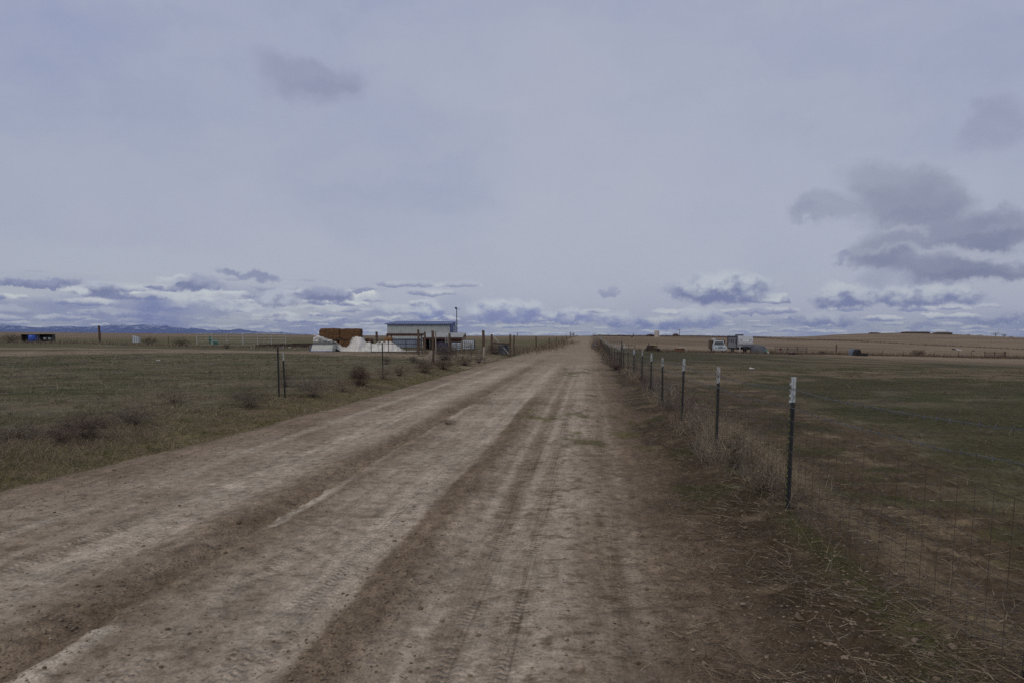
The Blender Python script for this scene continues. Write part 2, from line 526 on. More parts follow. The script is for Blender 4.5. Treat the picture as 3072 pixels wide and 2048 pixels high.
def np_mesh(name, V, F, mats, col=None, parent=None, smooth=False, attrs=None, uv=None):
    """V (n,3), F (m,k) numpy -> mesh object"""
    me = bpy.data.meshes.new(name)
    k = F.shape[1]
    me.vertices.add(len(V))
    me.vertices.foreach_set('co', np.ascontiguousarray(V, np.float32).ravel())
    me.loops.add(F.size)
    me.loops.foreach_set('vertex_index', np.ascontiguousarray(F, np.int32).ravel())
    me.polygons.add(len(F))
    me.polygons.foreach_set('loop_start', np.arange(0, F.size, k, dtype=np.int32))
    me.polygons.foreach_set('use_smooth', np.full(len(F), smooth))
    me.update(calc_edges=True)
    for m in (mats if isinstance(mats, (list, tuple)) else [mats]):
        me.materials.append(m)
    if col is not None:
        a = me.color_attributes.new('Col', 'FLOAT_COLOR', 'POINT')
        a.data.foreach_set('color', np.ascontiguousarray(np.c_[col, np.ones(len(col))], np.float32).ravel())
    for nm, val in (attrs or {}).items():
        a = me.attributes.new(nm, 'FLOAT', 'POINT')
        a.data.foreach_set('value', np.ascontiguousarray(val, np.float32))
    o = bpy.data.objects.new(name, me)
    C.objects.link(o)
    if parent:
        o.parent = parent
    return o


# ------------------------------------------------------------------ ground sheet
def axis_steps(lo, hi, f):
    out = [lo]
    while out[-1] < hi:
        out.append(out[-1] + f(out[-1]))
    return out


ypos = axis_steps(2.2, 15500, lambda y: min(max(0.018, y * y / 1500.0), 0.035 * y + 0.0))
yneg = [2.2 - q for q in axis_steps(0.05, 60, lambda q: 0.05 + 0.12 * q)][::-1]
YS = np.array(yneg + ypos)
xr = axis_steps(3.4, 16500, lambda x: 0.026 + 0.017 * (x - 3.4))
xl = [-q for q in axis_steps(6.6, 16500, lambda x: 0.026 + 0.017 * (x - 6.6))][::-1]
XS = np.array(xl + list(np.arange(-6.574, 3.39, 0.026)) + xr)
GX, GY = np.meshgrid(XS, YS)
GZ = terrain(GX, GY)
nx, ny = len(XS), len(YS)


def poly_mask(px_list, half, jag=0.5, seed=3):
    """1 inside a track whose centre line passes the ground points seen at the given pixels"""
    pts = [hit(*p) for p in px_list]
    d = np.full(GX.shape, 1e9)
    sel = (GY > 3) & (GY < 400) & (np.abs(GX) < 300)
    x, y = GX[sel], GY[sel]
    dm = np.full(x.shape, 1e9)
    for p, q in zip(pts[:-1], pts[1:]):
        vx, vy = q.x - p.x, q.y - p.y
        t = np.clip(((x - p.x) * vx + (y - p.y) * vy) / (vx * vx + vy * vy), 0, 1)
        dm = np.minimum(dm, np.hypot(x - p.x - t * vx, y - p.y - t * vy))
    dm = dm + jag * half * (fbm(x * 0.25, y * 0.5, seed) - 0.5) * 2
    d[sel] = dm
    return d, 1 - sst(d, half * 0.75, half * 1.25)


U = road_u(GX, GY)
RR = np.hypot(GX, GY)
LE = left_edge(GY)
nA = fbm(GX * 0.9, GY * 0.55, 51, 5)
nB = fbm(GX * 3.1, GY * 2.2, 61, 4)
nC = fbm(GX * 0.18, GY * 0.16, 71, 4)
nD = fbm(GX * 9.0, GY * 9.0, 81, 3)
nS = fbm(U * 2.6, GY * 0.22, 91, 4)                      # streaks along the road
G = lambda c, wd: np.exp(-((U - c) / wd) ** 2)


def blend(a, b, t):
    return a + (np.asarray(b) - a) * np.clip(t, 0, 1)[..., None]


far = sst(GY, 22, 60)
road_in = sst(U, LE - 0.25 + 0.5 * (nB - 0.5), LE + 0.25 + 0.5 * (nB - 0.5)) * (1 - sst(U, 0.75 + 1.0 * (nA - 0.5), 1.25 + 1.0 * (nA - 0.5)))
drive_d, drive = poly_mask([(-400, 1066), (0, 1062), (300, 1058), (640, 1056), (900, 1057), (1250, 1066), (1400, 1074), (1520, 1082), (1640, 1100)], 4.2, 0.25)
_, strip2 = poly_mask([(-400, 1046), (0, 1046), (250, 1047), (480, 1050), (700, 1054)], 2.6, 0.8, 8)
_, rstrip = poly_mask([(1880, 1122), (2100, 1121), (2350, 1124), (2600, 1122), (2850, 1120), (3100, 1112), (3500, 1104)], 4.5, 1.1, 9)
_, rstrip2 = poly_mask([(1950, 1100), (2300, 1096), (2520, 1090), (2650, 1078), (2800, 1086)], 6.0, 1.3, 10)

# road
col = np.zeros(GX.shape + (3,)) + np.array((0.282, 0.240, 0.194))
nT = fbm(U * 5.0, GY * 0.35, 95, 4)
col = blend(col, (0.215, 0.174, 0.132), sst(0.6 * nA + 0.4 * nS, 0.45, 0.62) * 0.9)
wobc = 0.12 * (fbm(GY * 0.5, GY * 0 + 9.1, 11) - 0.5)
rag = 0.10 * (fbm(GX * 2.2, GY * 1.6, 93, 4) - 0.5)
stp = lambda a, b: sst(U + wobc + rag, a, b)
pale = (0.95 * G(-1.78, 0.26) + 0.55 * G(-2.35, 0.22) + 0.95 * G(-3.95, 0.42) + 0.75 * G(-4.98, 0.11) + 0.50 * G(-0.30, 0.20)
        + 0.55 * G(-0.62, 0.07) + 0.45 * G(-0.95, 0.06) + 0.25 * G(0.35, 0.07))
pale = pale * (1 - far) + far * 0.35
palem = np.clip(pale * 1.35 * sst(0.3 * nA + 0.35 * nS + 0.35 * nT, 0.22, 0.50), 0, 1) * (1 - 0.30 * sst(nB, 0.52, 0.70))
col = blend(col, (0.395, 0.352, 0.298), palem)
lip = stp(-2.90, -2.86) * (1 - stp(-2.78, -2.68)) * sst(fbm(GX * 0.9, GY * 0.7, 97, 3), 0.36, 0.46) * np.clip(1 - sst(GY, 7.0, 10.0) + np.exp(-((GY - 15.5) / 1.3) ** 2), 0, 1)
col = blend(col, (0.405, 0.372, 0.320), lip * 0.9)
bandA = stp(-1.58, -1.50) * (1 - stp(-1.34, -1.10)) * (1 - sst(GY, 17, 23))
bandB = stp(-3.40, -3.10) * (1 - stp(-2.92, -2.88)) * (1 - 0.6 * far) * (0.65 + 0.35 * sst(fbm(GX * 0.8, GY * 0.6, 98, 3), 0.35, 0.55))
edge_l = sst(-(U - LE), -1.1, -0.4) * 0.75
col = blend(col, (0.178, 0.139, 0.104), bandA * (0.8 + 0.25 * nD))
col = blend(col, (0.186, 0.146, 0.109), bandB * (0.75 + 0.3 * nD))
col = blend(col, (0.225, 0.176, 0.135), edge_l * (0.6 + 0.5 * nB))
right_d = sst(U, -0.05 + 0.5 * (nA - 0.5), 0.7 + 0.5 * (nA - 0.5))
col = blend(col, (0.145, 0.110, 0.080), right_d * (0.6 + 0.5 * nB))
# dark damp flecks and crumbs trodden into the surface
fleck = sst(fbm(GX * 10, GY * 15, 101, 3) + 0.2 * (nA - 0.5), 0.60, 0.72) * (1 - sst(RR, 12, 30))
col = blend(col, (0.13, 0.098, 0.070), fleck * (0.42 + 0.30 * sst(U, -1.1, -0.2)) * (1 - bandA))
moss = sst(fbm(GX * 0.8, GY * 0.45, 111, 4) + 0.08 * (nB - 0.5), 0.585, 0.66) * sst(GY, 7, 12) * (1 - sst(GY, 34, 48)) * sst(U, -1.9, -1.0)
col = blend(col, (0.095, 0.092, 0.035), moss * 0.75 * sst(nB, 0.35, 0.6))
col = col * (1 - 0.22 * sst(U, 0.55 + 0.6 * (nA - 0.5), 1.1 + 0.6 * (nA - 0.5)))[..., None]
roadcol = blend(col, (0.235, 0.190, 0.145), far * 0.7)
# fields
fld = np.zeros(GX.shape + (3,)) + np.array((0.118, 0.106, 0.066))
fld = blend(fld, (0.080, 0.079, 0.042), sst(fbm(GX * 0.3, GY * 0.55, 121, 4), 0.45, 0.6))
fld = blend(fld, (0.155, 0.130, 0.095), sst(fbm(GX * 0.35, GY * 0.9, 131, 5), 0.50, 0.64) * 0.8)
fld = blend(fld, (0.185, 0.168, 0.130), sst(fbm(GX * 1.2, GY * 2.6, 133, 4), 0.58, 0.70) * 0.6)
left = sst(-U, 5.5, 6.5)
verge_l = sst(-(U - LE), -0.1, 0.3) * (1 - sst(-(U - LE), 1.6, 2.6)) * (1 - far)
fld = blend(fld, (0.150, 0.128, 0.070), verge_l * 0.8)
fld = blend(fld, (0.17, 0.128, 0.092), verge_l * sst(nB, 0.45, 0.62) * 0.7)
wst = sst(-U, 7.1, 7.9) * (1 - sst(-U, 9.4, 10.6)) * (1 - far)
fld = blend(fld, (0.150, 0.120, 0.096), wst * sst(fbm(GX * 0.6, GY * 0.8, 137, 4), 0.40, 0.56) * 0.85)
# right of the fence: trampled brown ground, then green pasture
brown_w = 4.6 + 2.4 * (nC - 0.5) * 2 - 1.6 * sst(GY, 10, 40)
bsoil = sst(U, 0.4, 1.0) * (1 - sst(U, brown_w - 0.7, brown_w + 0.9)) * (1 - sst(GY, 45, 60))
fld = blend(fld, (0.105, 0.076, 0.055), bsoil * 0.95)
fld = fld * (1 - 0.28 * bsoil * (1 - sst(U, 1.7, 2.1)))[..., None]
fld = blend(fld, (0.205, 0.160, 0.115), bsoil * sst(fbm(GX * 1.9, GY * 2.9, 141, 4), 0.58, 0.70) * 0.75)
fld = blend(fld, (0.060, 0.064, 0.028), bsoil * sst(fbm(GX * 1.1, GY * 1.6, 151, 4), 0.57, 0.68) * 0.7)
green_r = sst(U, brown_w, brown_w + 1.5) * (1 - sst(RR, 85, 115))
fld = blend(fld, (0.074, 0.069, 0.036), green_r * 0.8 * sst(0.7 * nC + 0.3 * nA, 0.30, 0.50))
fld = blend(fld, (0.225, 0.175, 0.130), (rstrip * 0.9 * sst(nA, 0.3, 0.55) + rstrip2 * 0.7 * sst(nC, 0.35, 0.6)) * sst(U, 1.6, 3.0))
fld = blend(fld, (0.075, 0.054, 0.040), bsoil * sst(fbm(GX * 1.3, GY * 3.2, 143, 4), 0.50, 0.62) * 0.75)
sandy = np.exp(-((U - 2.32 - 0.25 * (fbm(GY * 0.5, GY * 0 + 1.0, 145) - 0.5)) / 0.16) ** 2) * (1 - sst(GY, 11, 20)) * sst(nA, 0.28, 0.5)
fld = blend(fld, (0.215, 0.170, 0.125), sandy * 0.8)
fld = blend(fld, (0.078, 0.078, 0.036), np.exp(-((U - 1.78) / 0.14) ** 2) * sst(nA, 0.42, 0.6) * (1 - sst(GY, 7, 12)) * 0.8)
fld = fld * np.where(U > 0, 0.83 - 0.10 * green_r, 0.89)[..., None] * np.array((1.0, 1.03, 0.96))
# distance: dry winter range
dfar = sst(RR, 95, 130)
rng = np.zeros(GX.shape + (3,)) + np.array((0.205, 0.162, 0.112))
rng = blend(rng, (0.155, 0.120, 0.086), sst(fbm(GX * 0.012, GY * 0.03, 161, 4), 0.42, 0.62))
rng = blend(rng, (0.120, 0.112, 0.058), left * sst(fbm(GX * 0.02, GY * 0.02, 171, 4), 0.35, 0.55) * 0.9 * (1 - sst(RR, 300, 900)))
rng = blend(rng, (0.085, 0.085, 0.040), left * (1 - sst(RR, 110, 230)) * 0.6)
rng = blend(rng, (0.250, 0.205, 0.150), sst(U, 3, 6) * sst(fbm(GX * 0.05, GY * 0.05, 181, 3), 0.45, 0.7) * 0.6)
fld = blend(fld, rng, dfar)
fld = blend(fld, (0.275, 0.228, 0.178), np.clip(np.maximum(strip2 * 0.75, 0), 0, 1) * left * (0.6 + 0.5 * nB))
drvcol = np.zeros(GX.shape + (3,)) + np.array((0.265, 0.218, 0.170))
drvcol = blend(drvcol, (0.19, 0.152, 0.112), sst(nA, 0.42, 0.66))
fullcol = blend(fld, drvcol, drive * sst(-U, 5.2, 6.2) * (1 - 0.3 * nB))
fullcol = fullcol * (1 - road_in[..., None]) + roadcol * road_in[..., None]
fullcol = np.clip(fullcol, 0.01, 1)

tread = np.clip(G(-0.72, 0.10) + G(-0.42, 0.08) + 0.7 * G(-3.75, 0.12) + 0.7 * G(-5.0, 0.12) + 0.8 * G(-1.78, 0.12) + 0.6 * G(-2.35, 0.10) + 0.8 * G(-4.25, 0.12) + 0.6 * G(0.22, 0.10), 0, 1) * (1 - sst(GY, 12, 25)) * road_in
roughv = np.clip(0.35 + bandA + bandB + sst(U, 0.2, 0.9) + sst(-(U - LE), -0.6, 0), 0, 1)

gm = bpy.data.materials.new('earth')
gm.use_nodes = True
t = NT(gm.node_tree)
bs = t.n['Principled BSDF']
bs.inputs['Roughness'].default_value = 0.95
bs.inputs['Specular IOR Level'].default_value = 0.1
at_col = t.n.new('ShaderNodeAttribute'); at_col.attribute_name = 'Col'
at_tr = t.n.new('ShaderNodeAttribute'); at_tr.attribute_name = 'tread'
at_ro = t.n.new('ShaderNodeAttribute'); at_ro.attribute_name = 'rough'
pos = t.n.new('ShaderNodeNewGeometry').outputs['Position']
nf1 = t.noise(pos, 55.0, 3.0, 0.7)
nf2 = t.noise(t.v('MULTIPLY', pos, (1.0, 0.8, 1.0)), 9.0, 5.0, 0.65)
nf3 = t.noise(t.v('MULTIPLY', pos, (0.6, 1.0, 1.0)), 1.1, 4.0, 0.6)
nf4 = t.noise(t.v('MULTIPLY', pos, (0.5, 1.0, 1.0)), 0.12, 5.0, 0.65)
c = t.mix(1.0, at_col.outputs['Color'], t.mr(nf1, 0.25, 0.75, 0.62, 1.38), 'MULTIPLY')
c = t.mix(1.0, c, t.mr(nf2, 0.25, 0.75, 0.60, 1.40), 'MULTIPLY')
c = t.mix(1.0, c, t.mr(nf3, 0.25, 0.75, 0.74, 1.26), 'MULTIPLY')
c = t.mix(1.0, c, t.mr(nf4, 0.3, 0.7, 0.86, 1.14), 'MULTIPLY')
t.put(bs.inputs['Base Color'], c)
# crumbs, cracks and trodden-in bits: dark flecks of two sizes; faint streaks run with the road
px_, py_, pz_ = t.sep(pos)
uu = t.m('SUBTRACT', px_, t.m('MULTIPLY', py_, SLOPE))
fl1 = t.noise(t.v('MULTIPLY', pos, (0.8, 1.0, 1.0)), 24.0, 3.0, 0.6)
fl2 = t.noise(pos, 7.5, 4.0, 0.6)
fk = t.mr(t.m('ADD', fl1, t.m('MULTIPLY', fl2, 0.35)), 0.745, 0.83, 0.0, 0.50, True)
c = t.mix(fk, c, t.mix(1.0, c, (0.50, 0.46, 0.42), 'MULTIPLY'))
st = t.noise(t.xyz(t.m('MULTIPLY', uu, 9.0), t.m('MULTIPLY', py_, 0.55)), 1.0, 4.0, 0.6)
c = t.mix(1.0, c, t.mr(st, 0.3, 0.7, 0.86, 1.14), 'MULTIPLY')
gl = t.noise(t.xyz(t.m('MULTIPLY', uu, 48.0), t.m('MULTIPLY', py_, 0.35)), 1.0, 2.0, 0.5)
c = t.mix(t.m('MULTIPLY', at_tr.outputs['Fac'], t.mr(gl, 0.52, 0.62, 0.0, 0.6, True)), c, t.mix(1.0, c, (0.6, 0.57, 0.54), 'MULTIPLY'))
t.put(bs.inputs['Base Color'], c)
# tyre lugs pressed across the wheel tracks, clods in the loose bands
wv = t.m('SINE', t.m('ADD', t.m('MULTIPLY', py_, 115.0), t.m('MULTIPLY', t.m('SINE', t.m('MULTIPLY', uu, 60.0)), 1.6)))
lug = t.m('MULTIPLY', t.mr(wv, 0.1, 0.9, 0.0, 1.0, True), t.m('MULTIPLY', at_tr.outputs['Fac'], t.mr(nf3, 0.40, 0.52, 0.0, 0.5)))
c = t.mix(lug, c, t.mix(1.0, c, (0.66, 0.63, 0.60), 'MULTIPLY'))
t.put(bs.inputs['Base Color'], c)
wv = t.m('MULTIPLY', wv, t.m('MULTIPLY', at_tr.outputs['Fac'], t.mr(nf3, 0.40, 0.52, 0.0, 0.008)))
groove = t.m('MULTIPLY', t.m('SINE', t.m('MULTIPLY', uu, 170.0)), t.m('MULTIPLY', at_tr.outputs['Fac'], 0.0022))
vor = t.n.new('ShaderNodeTexVoronoi')
vor.inputs['Scale'].default_value = 38.0
t.put(vor.inputs['Vector'], pos)
cl_h = t.m('MULTIPLY', t.mr(vor.outputs[0], 0.0, 0.6, 1.0, 0.0), t.m('MULTIPLY', at_ro.outputs['Fac'], 0.007))
h = t.m('ADD', t.m('ADD', wv, groove), t.m('ADD', cl_h, t.m('ADD', t.m('MULTIPLY', nf1, 0.006), t.m('MULTIPLY', nf2, 0.022))))
bp = t.n.new('ShaderNodeBump')
bp.inputs['Strength'].default_value = 1.0
bp.inputs['Distance'].default_value = 1.0
t.put(bp.inputs['Height'], h)
t.l.new(bp.outputs[0], bs.inputs['Normal'])

idx = np.arange(nx * ny).reshape(ny, nx)
quads = np.stack([idx[:-1, :-1], idx[:-1, 1:], idx[1:, 1:], idx[1:, :-1]], -1).reshape(-1, 4)
cen = lambda A: 0.25 * (A[:-1, :-1] + A[:-1, 1:] + A[1:, 1:] + A[1:, :-1]).ravel()
fr = (cen(road_in) > 0.5) & (cen(GY) < 460)
fd = (cen(drive) > 0.5) & (cen(U) < -5.5) & ~fr
VV = np.stack([GX, GY, GZ], -1).reshape(-1, 3)
CC = (fullcol * np.array((1.035, 0.99, 0.965))).reshape(-1, 3)
TT, RO = tread.ravel(), roughv.ravel()
for name, sel in (('road', fr), ('driveway', fd), ('ground', ~(fr | fd))):
    q = quads[sel]
    used, inv = np.unique(q, return_inverse=True)
    o = np_mesh(name, VV[used], inv.reshape(-1, 4), gm, CC[used], smooth=True, attrs={'tread': TT[used], 'rough': RO[used]})
    tag(o, kind='structure')


# ------------------------------------------------------------------ materials of the things
M = {
    'wood': material('weathered_wood', (0.105, 0.070, 0.050), 0.9, 0, 5, 0.5, 0.004, (0.05, 0.032, 0.024), (1, 1, 0.15), 60),
    'wood_pale': material('pale_splintered_wood', (0.30, 0.255, 0.21), 0.9, 0, 7, 0.5, 0.004, (0.14, 0.115, 0.095), (1, 1, 0.2), 50),
    'wood_grey': material('grey_plank', (0.21, 0.185, 0.165), 0.9, 0, 5, 0.4, 0.002, None, (1, 1, 0.2)),
    'steel_dark': material('painted_post_steel', (0.022, 0.024, 0.026), 0.55, 0.2, 14, 0.35, 0.001, (0.055, 0.045, 0.035), (1, 1, 0.5), 90, 0.5),
    'stud': material('lichen_tinted_studs', (0.150, 0.155, 0.060), 0.8, 0, 20, 0.4, 0, (0.05, 0.052, 0.028)),
    'white_tip': material('chipped_white_paint', (0.44, 0.48, 0.50), 0.6, 0, 26, 0.35, 0.0006, (0.18, 0.18, 0.165), (1, 1, 0.5), 110),
    'white_tip_worn': material('worn_white_paint', (0.42, 0.43, 0.42), 0.75, 0, 34, 0.95, 0.0006, (0.10, 0.095, 0.08), (1, 1, 0.45), 110),
    'wire': material('galvanised_wire', (0.14, 0.145, 0.16), 0.5, 0.5, 3, 0.3),
    'wire_rust': material('rusted_mesh_wire', (0.060, 0.048, 0.042), 0.8, 0.3, 3, 0.4, 0, (0.12, 0.115, 0.12)),
    'pipe_pale': material('pale_galvanised_pipe', (0.50, 0.48, 0.42), 0.6, 0.3, 4, 0.3),
    'pipe_dark': material('dark_gate_pipe', (0.045, 0.047, 0.055), 0.6, 0.3, 4, 0.3),
    'pipe_mid': material('dull_brown_pipe', (0.16, 0.13, 0.105), 0.7, 0.2, 4, 0.4),
    'black_plastic': material('black_plastic', (0.018, 0.016, 0.020), 0.6, 0, 3, 0.3),
    'blue_plastic': material('blue_plastic', (0.018, 0.075, 0.42), 0.45, 0, 3, 0.25, 0, (0.02, 0.05, 0.22), spec=0.5),
    'white_plastic': material('clouded_white_plastic', (0.50, 0.54, 0.58), 0.5, 0, 2, 0.2, spec=0.5),
    'teal': material('teal_plastic_sheet', (0.045, 0.22, 0.17), 0.5, 0, 4, 0.3, spec=0.5),
    'hay': material('brown_hay', (0.132, 0.068, 0.029), 0.95, 0, 3.2, 0.45, 0.02, (0.062, 0.032, 0.016), (1, 1, 1.6), 45),
    'hay_gold': material('golden_hay', (0.24, 0.125, 0.042), 0.95, 0, 3.2, 0.4, 0.02, (0.17, 0.08, 0.03), (1, 1, 1.6), 45),
    'tarp': material('white_woven_tarp', (0.60, 0.585, 0.57), 0.6, 0, 1.6, 0.25, 0.004, (0.42, 0.41, 0.40), (1, 1, 1), 30),
    'shell_white': material('white_fibreglass', (0.56, 0.58, 0.56), 0.45, 0, 2, 0.15, spec=0.5),
    'shell_grey': material('dusty_dark_roofing', (0.10, 0.105, 0.105), 0.85, 0, 3, 0.3),
    'blue_trim': material('blue_painted_steel', (0.03, 0.05, 0.22), 0.5, 0, 3, 0.2, spec=0.5),
    'roof_blue': material('blue_grey_roof_sheet', (0.20, 0.26, 0.48), 0.45, 0.3, 1.2, 0.2, spec=0.5),
    'wall_white': material('white_steel_siding', (0.40, 0.43, 0.43), 0.5, 0, 1.5, 0.2, spec=0.4),
    'wall_blue': material('grey_blue_sheet', (0.20, 0.235, 0.31), 0.5, 0.1, 1.5, 0.25),
    'roof_grey': material('grey_roof_sheet', (0.33, 0.33, 0.33), 0.5, 0.3, 1.5, 0.25),
    'rust': material('red_brown_fascia', (0.075, 0.032, 0.026), 0.8, 0, 3, 0.3),
    'rust_iron': material('rusted_iron', (0.060, 0.040, 0.032), 0.85, 0.2, 5, 0.6, 0.003, (0.025, 0.022, 0.022)),
    'iron_ochre': material('ochre_iron', (0.24, 0.20, 0.105), 0.8, 0.1, 5, 0.5, 0.002, (0.09, 0.07, 0.045)),
    'tan_wood': material('tan_boards', (0.30, 0.23, 0.155), 0.85, 0, 4, 0.3),
    'glass': material('dark_glass', (0.02, 0.03, 0.04), 0.12, 0, 2, 0.1, spec=0.7),
    'glass_pale': material('dusty_window_glass', (0.30, 0.32, 0.36), 0.2, 0, 2, 0.3, spec=0.7),
    'truck_white': material('faded_white_paint', (0.40, 0.45, 0.50), 0.35, 0, 2, 0.15, spec=0.5),
    'rv_cap': material('pale_front_cap', (0.37, 0.39, 0.43), 0.35, 0, 2, 0.1, spec=0.5),
    'rv_side': material('grey_side_panel', (0.185, 0.19, 0.21), 0.4, 0, 2, 0.2, spec=0.5),
    'rv_graphic': material('white_graphic', (0.60, 0.61, 0.64), 0.4, 0, 2, 0.05),
    'rubber': material('black_rubber', (0.022, 0.021, 0.021), 0.85, 0, 6, 0.3),
    'red': material('red_paint', (0.22, 0.03, 0.025), 0.7, 0, 4, 0.3),
    'brown_box': material('orange_brown_boards', (0.17, 0.075, 0.04), 0.85, 0, 5, 0.4),
    'purple_dark': material('dark_purple_tarp', (0.035, 0.028, 0.055), 0.7, 0, 5, 0.3),
    'slate_tarp': material('slate_tarpaulin', (0.085, 0.095, 0.115), 0.55, 0, 3, 0.3, 0.01, (0.05, 0.055, 0.065)),
    'tank_pink': material('pinkish_water_tank', (0.46, 0.39, 0.37), 0.7, 0, 2, 0.2),
    'hut': material('dull_brown_siding', (0.10, 0.068, 0.055), 0.9, 0, 2, 0.3),
    'hut_roof': material('faded_roof', (0.15, 0.115, 0.095), 0.9, 0, 2, 0.3),
    'concrete': material('stained_concrete', (0.24, 0.225, 0.20), 0.9, 0, 3, 0.3, 0.003),
}
VC = vcol_material('plant_fibre')
PXM = lambda p: (p.y * math.cos(PITCH)) / FPX           # metres covered by one photo pixel at a point


# ------------------------------------------------------------------ steel T posts and the roadside fence
def tpost_meshes(h, tip=0.235):
    """a steel T post: flange facing the road with a row of studs, stem behind, painted tip"""
    body, studs, top = MB(), MB(), MB()
    prof = [(-0.018, -0.002), (0.018, -0.002), (0.018, 0.003), (0.0035, 0.003), (0.0035, 0.036), (-0.0035, 0.036), (-0.0035, 0.003), (-0.018, 0.003)]

    def ext(mb, z0, z1):
        n = len(prof)
        vs = [(a, b, z0) for a, b in prof] + [(a, b, z1) for a, b in prof]
        mb.add(vs, [(i, (i + 1) % n, (i + 1) % n + n, i + n) for i in range(n)] + [tuple(range(n - 1, -1, -1)), tuple(range(n, 2 * n))])
    ext(body, -0.25, h - tip)
    ext(top, h - tip, h)
    z = 0.05
    while z < h - 0.03:
        (studs if z < h - tip else top).box((0, -0.009, z), (0.016, 0.016, 0.020))
        z += 0.054
    return body, studs, top


_tb, _ts, _tt = tpost_meshes(1.25)
TP_BODY = _tb.mat(1).add(_ts.v, _ts.f).build('post_shaft', [M['steel_dark'], M['stud']])
TP_TIP = _tt.build('post_tip', M['white_tip'])


def tpost(parent, loc, h=1.25, rz=0.0, lean=(0, 0), worn=False, tip=True):
    """one post as a part of its fence: shaft, studs and painted tip"""
    b = TP_BODY.copy()
    b.name = 'fence_post'
    C.objects.link(b)
    b.parent = parent
    b.location = Vector(loc) - Vector(parent.location)
    b.rotation_euler = (lean[0], lean[1], rz)
    b.scale = (1, 1, h / 1.25)
    if tip:
        q = TP_TIP.copy(); q.name = 'post_tip'; C.objects.link(q); q.parent = b
        if worn:
            q.data = TP_WORN
    else:
        q = TP_TIP.copy(); q.name = 'post_top'; C.objects.link(q); q.parent = b
        q.data = TP_PLAIN
    return b


TP_WORN = TP_TIP.data.copy(); TP_WORN.materials[0] = M['white_tip_worn']
TP_PLAIN = TP_TIP.data.copy(); TP_PLAIN.materials[0] = M['steel_dark']


def barbed(mb, a, b, sag=0.02, r=0.0024, step=0.13, barbs=True):
    """twisted strand with barbs"""
    a, b = Vector(a), Vector(b)
    L = (b - a).length
    n = max(2, int(L / 0.35))
    pts = []
    for i in range(n + 1):
        f = i / n
        p = a.lerp(b, f)
        p.z -= sag * 4 * f * (1 - f)
        p.z += random.uniform(-1, 1) * 0.004
        pts.append(p)
    mb.tube(pts, r, 4, cap=False)
    if barbs:
        d = (b - a).normalized()
        for k in range(int(L / step)):
            p = a.lerp(b, (k + 0.5) * step / L)
            f = (k + 0.5) * step / L
            p.z -= sag * 4 * f * (1 - f)
            for s in (-1, 1):
                q = Vector((random.uniform(-1, 1) * 0.4, random.uniform(-1, 1) * 0.4, s)).normalized() * 0.016
                mb.tube([p - q * 0.8, p + q], r * 0.7, 3, cap=False)


def woven(mb, posts, hts, top, sp=0.152, r=0.00125, skip=0.0):
    """woven field wire: closer line wires towards the ground, stay wires at even spacing, slightly crumpled"""
    for p, q in zip(posts[:-1], posts[1:]):
        L = math.hypot(q[0] - p[0], q[1] - p[1])
        n = max(2, int(L / sp))
        cols = []
        ph = random.random() * 9
        for i in range(n + 1):
            f = i / n
            x, y = p[0] + (q[0] - p[0]) * f, p[1] + (q[1] - p[1]) * f
            off = 0.03 * math.sin(f * 9 + ph) * math.sin(math.pi * f)
            g = float(terrain(x, y)) + 0.015
            tp = p[2] + (q[2] - p[2]) * f + top
            cols.append([(x + off * (1 - z / 1.0), y, g + (tp - g) * z / hts[-1] + 0.006 * math.sin(7 * f * n + z * 5)) for z in hts])
        for j in range(len(hts)):
            mb.tube([c[j] for c in cols], r, 3, cap=False)
        for c in cols:
            mb.tube(c, r, 3, cap=False)


right_px = [(2358, 1525, 1130, 0), (2145, 1355, 1100, 1), (2042, 1265, 1075.5, 0), (1985, 1214, 1072.5, 1), (1950, 1180, 1060, 0), (1923, 1146, 1049, 1), (1901, 1128, 1048, 0)]
rp = []
for a, b, ttop, w in right_px:
    q_ = hit(a, b)
    rp.append((q_, zof(ttop, q_.y) - q_.z, w))
Yn = 34.0
for k in range(15):                                       # the same fence running on up the road
    u = 1.62 + 0.05 * math.sin(k)
    x = u + SLOPE * Yn
    rp.append((Vector((x, Yn, float(terrain(x, Yn)))), 1.22 + 0.04 * math.sin(k * 2.3), k % 3 == 1))
    Yn += 3.9 + 0.25 * k
p0 = Vector((2.378, 3.12, float(terrain(2.378, 3.12))))
rp = [(p0, 1.25, 0)] + rp
rf = empty('wire_fence', rp[0][0], 'wire fence of dark steel posts with white tips along the road verge on the right', 'fence')
for i, (p, h, w) in enumerate(rp):
    tpost(rf, p, h, -R(75) + random.uniform(-0.25, 0.25), (random.uniform(-0.025, 0.025), random.uniform(-0.012, 0.028)), w)
W = Vector(rf.location)
line = [(p[0] - 0.02, p[1], p[2]) for p, h, w in rp]
for nm, dz in (('top_barbed_wire', 0.10), ('lower_barbed_wire', 0.26)):
    mb = MB()
    for i in range(len(rp) - 1):
        a, b = rp[i], rp[i + 1]
        barbed(mb, a[0] + Vector((-0.03, 0, a[1] - dz)) - W, b[0] + Vector((-0.03, 0, b[1] - dz)) - W, 0.035, 0.0030, 0.13, i < 4)
    mb.build('barbed_wire', M['wire'], rf)
mb = MB()
woven(mb, line[:8], [0.02, 0.10, 0.19, 0.29, 0.41, 0.54, 0.68, 0.81], 0.82, 0.152, 0.0017)
for p, h, w in rp[:5]:                                     # wire ties round the posts
    for zt_ in (0.10, 0.29, 0.54, 0.81, h - 0.26, h - 0.10):
        mb.tube([(p.x + 0.032 * math.cos(a_), p.y + 0.032 * math.sin(a_), p.z + zt_ + 0.006 * math.sin(2 * a_)) for a_ in (k_ * 0.7 for k_ in range(10))], 0.0022, 4, cap=False)
woven(mb, line[7:], [0.05, 0.2, 0.4, 0.6, 0.81], 0.82, 0.2, 0.0016)
